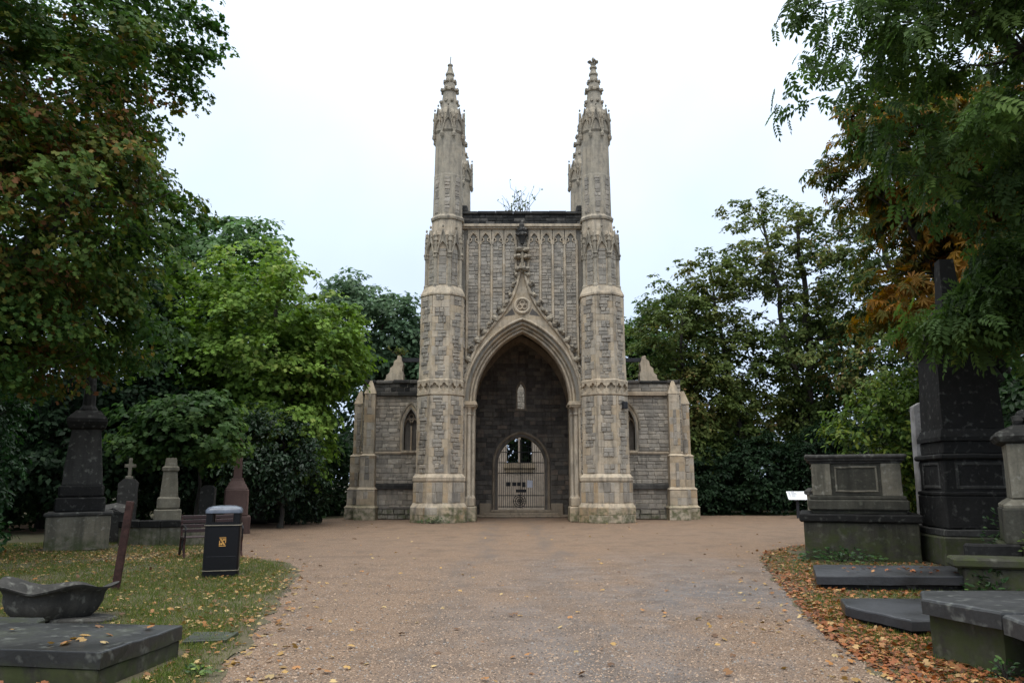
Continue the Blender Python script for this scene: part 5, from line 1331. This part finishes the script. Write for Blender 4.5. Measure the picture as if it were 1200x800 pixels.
# sapling and tuft rooted in the masonry
def sapling(name, label, loc_, h, seed, n=26, leaves=90, spread=.9):
    rng = np.random.default_rng(seed); segs = []; ends = []
    b0 = np.zeros(3); t0 = np.array([.05, 0, h*.35])
    segs.append((wiggle(b0, t0, 4, .2, rng), .03, .02))
    for i in range(n):
        a = t0*rng.uniform(.3, 1.0); e_ = np.array([rng.normal()*spread*.6, rng.normal()*.35, h*rng.uniform(.45, 1.0)])
        p = wiggle(a, e_, 6, .5, rng, .05); segs.append((p, .016, .007)); ends += list(p[2:])
    R = empty(name, loc_); tag(R, label, 'sapling')
    V, Fc = limb_tubes(segs, 4); link_mesh('stem', np_mesh('stem', V, Fc), M['bark'], R)
    ends = np.array(ends); ii = rng.integers(0, len(ends), leaves); pos = ends[ii]+rng.normal(size=(leaves, 3))*.02
    link_mesh('foliage', leaves_mesh('foliage', pos, unit(leaves, rng), unit(leaves, rng)+np.array([0, 0, .8]), rng.uniform(.09, .16, leaves), pick_palette(leaves, LIME, rng), 'kite'), M['leaf'], R)
sapling('roof_sapling', 'thin twiggy sapling growing on top of the tower parapet', (CX-.05, CY+2.5, 12.62), 3.0, 5, 30, 170, 1.0)
sapling('wall_tuft', 'reddish tuft of weeds on the broken stone above the left nave wall', (CX-5.7, CY+3.1, 7.25), .55, 6, 16, 120, .5)

# ------------------------------------------------------------------ woodland behind
def scatter_mass(name, boxes, leaf, palette, seed, kind='kite', label=None):
    rng = np.random.default_rng(seed); P = []
    for (x0, x1, y0, y1, z0, z1, n) in boxes:
        c = np.stack([rng.uniform(x0, x1, n), rng.uniform(y0, y1, n), z0+(z1-z0)*rng.random(n)**1.2], 1); P.append(c)
    C = np.concatenate(P); pos, tip, nrm, size, cols = crown(C, rng.uniform(.7, 1.5, len(C)), 44, leaf, kind, palette, rng, .35, .6, .5, seed)
    pos[:, 2] = np.maximum(pos[:, 2], .05)
    o = link_mesh(name, leaves_mesh(name, pos, tip, nrm, size, cols, kind), M['leaf']); tag(o, label, 'foliage', kind='stuff'); return o
scatter_mass('woodland', [(-34, -8.5, 44, 50, 0, 7.5, 640), (-34, -12, 33, 36, 0, 6, 380), (-14, -8.4, 36.5, 40, 0, 4.5, 170), (7.5, 40, 46, 52, 0, 6.0, 640), (26, 40, 24, 44, 0, 9, 420), (16.5, 30, 43, 46, 0, 11.5, 420), (-34, -17, 18, 32, 0, 9, 420), (-4, 4, 51, 54, 1.5, 9.5, 420)], .37, DARK+[G(.035, .07, .024, 4)], 140, label='dense shadowy woodland behind the churchyard')

# ------------------------------------------------------------------ grass, fallen leaves, loose gravel, ivy
def in_frame(P, margin=1.08):
    k = P[:, 1]*.9836+(P[:, 2]-1.6)*.1803
    return (np.abs(P[:, 0])*1.5/np.maximum(k, .1) < 1.0*margin) & (k > 2)

def edge_dist(poly, P):
    A = np.array(poly); B = np.roll(A, -1, 0); d = np.full(len(P), 1e9)
    for a, b in zip(A, B):
        ab = b-a; t = np.clip(((P-a)@ab)/(ab@ab+1e-9), 0, 1); d = np.minimum(d, np.linalg.norm(P-(a+t[:, None]*ab), axis=1))
    return d

BLOCKS = [(-11.4, -9.8, 18.5, 20.2), (-10.2, -8.0, 20.2, 23), (-6.5, -3.05, 6.35, 7.75), (-5.25, -4.7, 13.55, 14.15), (6.3, 8.9, 16.0, 18.7), (8.3, 10.3, 15.0, 17.0), (4.05, 7.2, 5.5, 7.95), (8.0, 10.0, 11.8, 13.7), (-5.85, -4.75, 8.95, 10.0), (5.0, 6.9, 11.9, 12.9), (4.15, 5.4, 8.5, 9.9)]
def free(P):
    ok = np.ones(len(P), bool)
    for a, b, c, d in BLOCKS: ok &= ~((P[:, 0] > a) & (P[:, 0] < b) & (P[:, 1] > c) & (P[:, 1] < d))
    return ok

def ground_points(poly, n, ymin, ymax, xmin, xmax, rng, power=1.6):
    """more of them close by: depth drawn so that the number per picture area stays even"""
    u = rng.random(n); y = (ymin**(1-power)+u*(ymax**(1-power)-ymin**(1-power)))**(1/(1-power)); x = rng.uniform(xmin, xmax, n)
    P = np.stack([x, y, np.zeros(n)], 1)
    ok = inside(poly, x, y) & in_frame(P, 1.15); P = P[ok]; return P[free(P)]

def vnoise(P, f, seed):
    r = np.random.default_rng(seed); k = r.normal(size=(6, 2))*f; ph = r.uniform(0, 6.28, 6); return np.sin(P[:, :2]@k.T+ph).sum(1)/6

rng = np.random.default_rng(300)
def grass(name, poly, n, ext, palette, label, seed, thin=0.0):
    P = ground_points(poly, n, *ext, rng); v = vnoise(P, 1.6, seed)+vnoise(P, 5, seed+1)*.6
    d = edge_dist(poly, P[:, :2]); keep = (v+rng.normal(size=len(P))*.35 > thin) & (d > rng.random(len(P))*.35); P = P[keep]; m = len(P)
    P[:, 2] = .010
    tip = rng.normal(size=(m, 3))*.55; tip[:, 2] = 1.0
    size = rng.uniform(.022, .062, m)*(1+.02*P[:, 1])
    o = link_mesh(name, leaves_mesh(name, P, tip, unit(m, rng)+np.array([0, -.3, 0]), size, pick_palette(m, palette, rng)*rng.uniform(.7, 1.25, m)[:, None], 'blade'), M['leaf']); tag(o, label, 'grass', kind='stuff')
GRASS = [G(.07, .115, .02, 3.5), G(.105, .15, .03, 3.5), G(.16, .175, .045, 2), G(.20, .165, .06, 1.2)]
grass('lawn_grass', LAWN, 420000, (5.3, 21, -13.5, -1.8), GRASS, 'short patchy lawn grass on the left', 31, -.30)
grass('verge_grass', VERGE, 160000, (5.3, 20, 2.9, 9), GRASS, 'rough grass on the right verge', 33, .05)
far = ground_points([(8, 39.2), (24, 39.0), (24, 40.6), (8, 40.6)], 9000, 39, 40.6, 8, 24, rng); m = len(far)
tp = rng.normal(size=(m, 3))*.5; tp[:, 2] = 1
o = link_mesh('far_grass', leaves_mesh('far_grass', far, tp, unit(m, rng), rng.uniform(.08, .18, m), pick_palette(m, MID+[G(.10, .16, .04, 2)], rng), 'blade'), M['leaf']); tag(o, 'thin strip of grass along the far gravel edge', 'grass', kind='stuff')

LITTER_R = [G(.30, .10, .03, 3), G(.22, .075, .025, 3), G(.36, .17, .06, 2), G(.13, .055, .025, 2), G(.40, .25, .10, 1)]
LITTER_L = [G(.36, .22, .07, 3), G(.30, .14, .045, 2.5), G(.42, .30, .13, 2), G(.16, .08, .035, 2)]
def litter(name, P, palette, label, seed, size=(.05, .10), lift=.02):
    m = len(P); P = P.copy(); P[:, 2] = .016+rng.random(m)*lift
    tip = unit(m, rng); tip[:, 2] *= .30; nrm = np.array([0, 0, 1.])+unit(m, rng)*.45
    o = link_mesh(name, leaves_mesh(name, P, tip, nrm, rng.uniform(*size, m), pick_palette(m, palette, rng)*rng.uniform(.6, 1.2, m)[:, None], 'maple'), M['litter']); tag(o, label, 'leaves', kind='stuff'); return o
P = ground_points(VERGE, 110000, 5.3, 20.3, 2.9, 9.5, rng); d = edge_dist(VERGE, P[:, :2]); P = P[(rng.random(len(P)) < np.where(d < .9, .62, .25)*(.6+.6*vnoise(P, 2.2, 7)))]
litter('verge_leaf_litter', P, LITTER_R, 'drift of wet orange fallen leaves along the right verge', 1, (.035, .08))
P = ground_points(LAWN, 60000, 5.3, 21, -13, -1.9, rng); w = .10+.75*np.exp(-((P[:, 1]-17.6)/1.5)**2)*(P[:, 0] < -5.2)+.22*(vnoise(P, 1.4, 9) > .15); P = P[rng.random(len(P)) < w]
litter('lawn_leaf_litter', P, LITTER_L, 'yellow and brown fallen leaves scattered over the left lawn', 2, (.03, .075), .03)
P = ground_points([(-5.6, 5.2), (-3.3, 5.2), (-3.15, 6.4), (-5.6, 6.8)], 5000, 5.2, 6.8, -5.6, -3.1, rng); P[:, 2] = 0; P = P[rng.random(len(P)) < .35]
litter('slab_leaf_litter', P, LITTER_R, 'orange leaves gathered against the near left grave slab', 3, (.05, .10), .06)
P = ground_points(GRAVEL, 40000, 5.3, 33, -9, 8, rng); d = edge_dist(GRAVEL, P[:, :2]); P = P[rng.random(len(P)) < .012+.22*np.exp(-d/.35)]
litter('gravel_leaf_litter', P, LITTER_L, 'sparse dry leaves blown over the gravel', 4, (.04, .09))
# leaves on the slabs, each lying where the slab carries it
P = np.stack([rng.uniform(-5.4, -3.3, 16), rng.uniform(6.6, 7.4, 16), np.zeros(16)], 1); o = litter('slab_top_leaves', P, LITTER_L, 'few dry leaves lying on the near left slab', 5); o.location.z = .277
P = np.stack([rng.uniform(5.1, 6.8, 26), rng.uniform(12.0, 12.7, 26), np.zeros(26)], 1); o = litter('ledger_leaves', P, LITTER_R, 'few brown leaves lying on the tilted ledger slab', 6); o.location.z = .245

# loose gravel stones near the camera
P = ground_points(GRAVEL, 52000, 5.2, 17, -4.5, 5.5, rng, 2.0); m = len(P); P[:, 2] = .008
OV = np.array([(1, 0, 0), (0, 1, 0), (-1, 0, 0), (0, -1, 0), (0, 0, .7), (0, 0, -.5)], float); OF = np.array([(0, 1, 4), (1, 2, 4), (2, 3, 4), (3, 0, 4)])
a = rng.uniform(0, 6.28, m); sz = rng.uniform(.005, .0125, m)*(1+.9*(rng.random(m) < .04)); ca, sa = np.cos(a), np.sin(a); jit = rng.uniform(.6, 1.3, (m, 6, 3)); Q = OV[None]*jit
W = np.stack([Q[..., 0]*ca[:, None]-Q[..., 1]*sa[:, None], Q[..., 0]*sa[:, None]+Q[..., 1]*ca[:, None], Q[..., 2]], -1)*sz[:, None, None]+P[:, None, :]
gc = pick_palette(m, [G(.15, .10, .068, 2), G(.24, .165, .11, 3), G(.30, .21, .14, 3), G(.20, .18, .16, 1.5), G(.28, .21, .15, .8), G(.06, .045, .035, 1.5)], rng)
t = NT('gravel_stone'); t.color(t.attr('col', 'Color')); t.rough(.7)
o = link_mesh('loose_gravel', np_mesh('loose_gravel', W.reshape(-1, 3), (OF[None]+(np.arange(m)*6)[:, None, None]).reshape(-1, 3), np.repeat(gc, 4, 0)), t.m); tag(o, 'loose gravel stones lying on the court', 'gravel', kind='stuff')

# low plants against the stones
def plant(name, label, c, r, n, leaf, kind, palette, seed, h=.4):
    g = np.random.default_rng(seed); R = empty(name, (c[0], c[1], 0)); tag(R, label, 'plant')
    p = unit(n, g)*(g.random(n)**.5)[:, None]*np.array([r, r*.6, h]); p[:, 2] = np.abs(p[:, 2])+c[2]+.03
    tip = p*np.array([1, 1, .3])+unit(n, g)*.3; tip[:, 2] = tip[:, 2]*.4+.05
    link_mesh('foliage', leaves_mesh('foliage', p, tip, np.array([0, -.4, .8])+unit(n, g)*.5, leaf*g.uniform(.6, 1.2, n), pick_palette(n, palette, g)*g.uniform(.7, 1.3, n)[:, None], kind), M['leaf_gloss'], R)
    segs = [(wiggle(np.array([0, 0, 0.]), p[i], 4, .3, g, .1), .008, .003) for i in range(0, n, max(1, n//14))]
    V, Fc = limb_tubes(segs, 4); link_mesh('stem', np_mesh('stem', V, Fc), M['bark'], R)
IVY = [G(.02, .05, .015, 3), G(.035, .08, .02, 2), G(.07, .13, .03, .6)]
plant('ivy_clump', 'ivy clump spilling over the low plot wall', (6.9, 11.55, 0), .38, 260, .09, 'oval', IVY, 1, .42)
plant('ivy_clump', 'ivy straggling at the foot of the chest tomb', (6.7, 16.2, 0), .9, 260, .10, 'oval', IVY, 2, .28)
plant('ivy_clump', 'ivy sprig at the corner of the near right tomb', (4.02, 6.62, 0), .16, 60, .06, 'oval', IVY, 3, .16)
plant('fern_clump', 'bright green leafy weed before the right edge pedestal tomb', (8.15, 11.75, .55), .4, 90, .22, 'pinnate', BRIGHT, 4, .45)
plant('ivy_clump', 'ivy tangle climbing between the dark monument and the pedestal tomb', (8.75, 13.9, .3), .55, 300, .10, 'oval', IVY, 5, .9)
plant('moss_weed', 'weeds growing at the foot of the left turret', (CX-3.6, CY-1.3, 0), .7, 160, .08, 'kite', MID, 6, .22)
plant('weed_tuft', 'green weed tuft on the near grass edge', (-2.62, 6.85, 0), .16, 60, .06, 'oval', BRIGHT, 7, .06)

# ------------------------------------------------------------------ worn edges on the old tombs
import bmesh
from mathutils import noise as mnoise
WORN = {M[k].name for k in ('grave_pale', 'grave_grey', 'grave_dark', 'granite_red', 'slab_wet', 'slab_top', 'tomb_mossy', 'inscribed')}
done = set()
for o in list(COL.objects):
    if o.type != 'MESH' or o.data.name in done or not o.data.materials or o.data.materials[0].name not in WORN: continue
    root = o.parent if o.parent else o
    if root.name.startswith('front_wall') or len(o.data.vertices) > 600: continue
    done.add(o.data.name); bm = bmesh.new(); bm.from_mesh(o.data)
    big = max(o.dimensions) if max(o.dimensions) > 0 else 1.0
    for _ in range(2):
        es = [e_ for e_ in bm.edges if e_.calc_length() > .16]
        if es and len(bm.verts) < 6000: bmesh.ops.subdivide_edges(bm, edges=es, cuts=2, use_grid_fill=True)
    off = Vector((hash(o.name) % 97*.37, hash(o.name) % 31*.71, .5)) if False else Vector((len(o.name)*1.7+root.location.x, root.location.y, .5))
    for v in bm.verts:
        a = mnoise.noise_vector(v.co*2.6+off)*.010+mnoise.noise_vector(v.co*9+off)*.006
        v.co += a
    bmesh.ops.triangulate(bm, faces=[f for f in bm.faces if len(f.verts) > 4])
    bm.to_mesh(o.data); bm.free(); o.data.update()
